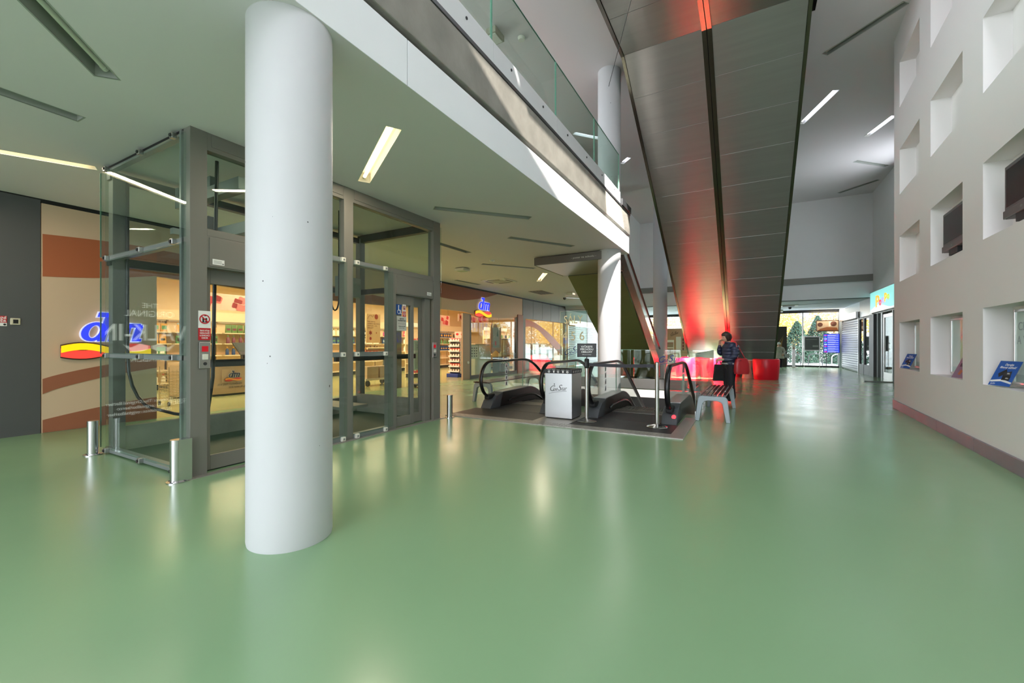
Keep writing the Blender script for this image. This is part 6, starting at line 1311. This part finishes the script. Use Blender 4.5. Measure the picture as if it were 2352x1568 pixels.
MB().tube([(-.20, .27, .93), (-.05, .352, .94), (-.0, .30, .93)], .006, 5).build('trim', MAT('leather_dark', (130, 24, 32), .4), t); MB().cyl((-.05, .27, .97), (-.05, .285, .97), .02, 10).build('buckle', M_STEELH, t); MB().cyl((-.19, .27, .97), (-.19, .285, .97), .02, 10).build('buckle', M_STEELH, t)
t.location = wo.location; t.rotation_euler.z = FW
t = thing('tote_bag', 'black tote bag held by the woman and resting on the bench', 'bag', (0, 0, 0))
MB().add([(.20, .05, .475), (.42, .05, .475), (.42, .15, .475), (.20, .15, .475), (.215, .075, .845), (.395, .075, .845), (.395, .125, .845), (.215, .125, .845)], [(0, 3, 2, 1), (4, 5, 6, 7), (0, 1, 5, 4), (1, 2, 6, 5), (2, 3, 7, 6), (3, 0, 4, 7)]).build('bag_body', MAT('black_fabric', (24, 23, 25), .8, var=.3, vscale=14), t, bevel=.012)
for y in (.078, .122): MB().tube([(.24, y, .84), (.275, .1, .92), (.30, .1, .94), (.32, .1, .92), (.36, y, .84)], .006, 6).build('handle', M_BLK2, t)
t.location = wo.location; t.rotation_euler.z = FW

# elderly woman walking in from the glass front
el = thing('person', 'elderly woman in beige coat and white knitted hat before the film display', 'person', (0, 0, 0))
P = {'pelvis': ((0, 0, .74), (.15, .18)), 'waist': ((.02, 0, .88), (.16, .19)), 'chest': ((.06, 0, 1.02), (.15, .19)), 'upper': ((.10, 0, 1.11), (.11, .15)), 'neck': ((.16, 0, 1.16), .055), 'headb': ((.19, 0, 1.21), .05),
     'ls': ((.09, .17, 1.09), .078), 'rs': ((.09, -.17, 1.09), .078), 'le': ((.04, .25, .88), .066), 'lf': ((.12, .23, .80), .055), 'lwrist': ((.20, .19, .76), .029), 're': ((.04, -.26, .88), .066), 'rf': ((.13, -.28, .80), .055), 'rwrist': ((.21, -.27, .78), .029),
     'lh': ((.0, .09, .68), .105), 'lk': ((.05, .085, .40), .075), 'la': ((-.02, .085, .09), .05), 'lt': ((.11, .09, .035), .038), 'lhl': ((-.05, .085, .038), .038), 'rh': ((.0, -.09, .68), .105), 'rk': ((.03, -.085, .40), .075), 'ra': ((.06, -.085, .09), .05), 'rt': ((.19, -.09, .035), .038), 'rhl': ((.03, -.085, .038), .038)}
E_ = [e for e in E_ if not any(c[1:2] in 'pft' and len(c) > 2 and c[0] in 'lr' and c not in ('lf', 'rf', 'lt', 'rt') and ('palm' in c or c[1] in 'ft') for c in e)]
for a in (hand_pts('l', (.20, .19, .76), (1, -.3, -.3), (0, -.5, 1), (-.3, -.5, -.6)), hand_pts('r', (.21, -.27, .78), (1, .2, -.3), (0, .5, 1), (-.3, .5, -.6))): P.update(a[0]); E_ += a[1]
def zone2(c):
    if c.z < .07: return 3
    if c.z < .56: return 2
    if c.z > 1.155 and abs(c.y) < .1: return 0
    if c.x > .195 and c.z < .84: return 0
    return 1
M_COAT = MAT('beige_coat', (208, 200, 188), .8, var=.08, vscale=8)
hd = head_mb(Vector((.215, 0, 1.285)), .205, 0, .2)
body, M = person(el, P, E_, zone2, [M_SKIN, M_COAT, M_TROU, M_PLAST], hd); face_bits(M, .205, el, bpy.data.materials['lips'])
s = .205; vs = []; n = 24
for i in range(9):
    t_ = i/8; el_ = math.pi*.5-t_*math.pi*.47
    vs += [Vector((-.02+.47*math.cos(el_)*math.cos(2*math.pi*j/n), .42*math.cos(el_)*math.sin(2*math.pi*j/n), .10+.50*math.sin(el_)))*s for j in range(n)]
hat = MB().add(vs, [(i*n+j, i*n+(j+1) % n, (i+1)*n+(j+1) % n, (i+1)*n+j) for i in range(8) for j in range(n)]); hat.tube([Vector((-.02+.46*math.cos(2*math.pi*k/24), .41*math.sin(2*math.pi*k/24), .14))*s for k in range(24)], .012, 6, closed=True); hat.xf(M).build('knitted_hat', M_PAPER, el, smooth=True)
MB().lathe([(.235, .55), (.232, .60), (.20, .74), (.175, .86)], .01, 0, 28).build('coat_skirt', M_COAT, el, smooth=True); MB().tube([(.14+.07*math.cos(2*math.pi*k/20), .085*math.sin(2*math.pi*k/20), 1.145+.0*k) for k in range(20)], .022, 8, closed=True).build('collar', M_COAT, el, smooth=True)
el.location = (1.42, 26.2, 0); el.rotation_euler.z = -math.pi/2-.05
t = thing('handbag', 'pale grey handbag on the arm of the elderly woman', 'handbag', (0, 0, 0)); B(.10, .24, .60, .20, .46, .80).build('bag_body', MAT('pale_bag', (186, 188, 184), .5), t, bevel=.02); MB().tube([(.15, .27, .79), (.15, .28, .9), (.15, .33, .93), (.15, .41, .9), (.15, .43, .79)], .008, 6).build('handle', bpy.data.materials['pale_bag'], t)
t.location = el.location; t.rotation_euler.z = el.rotation_euler.z
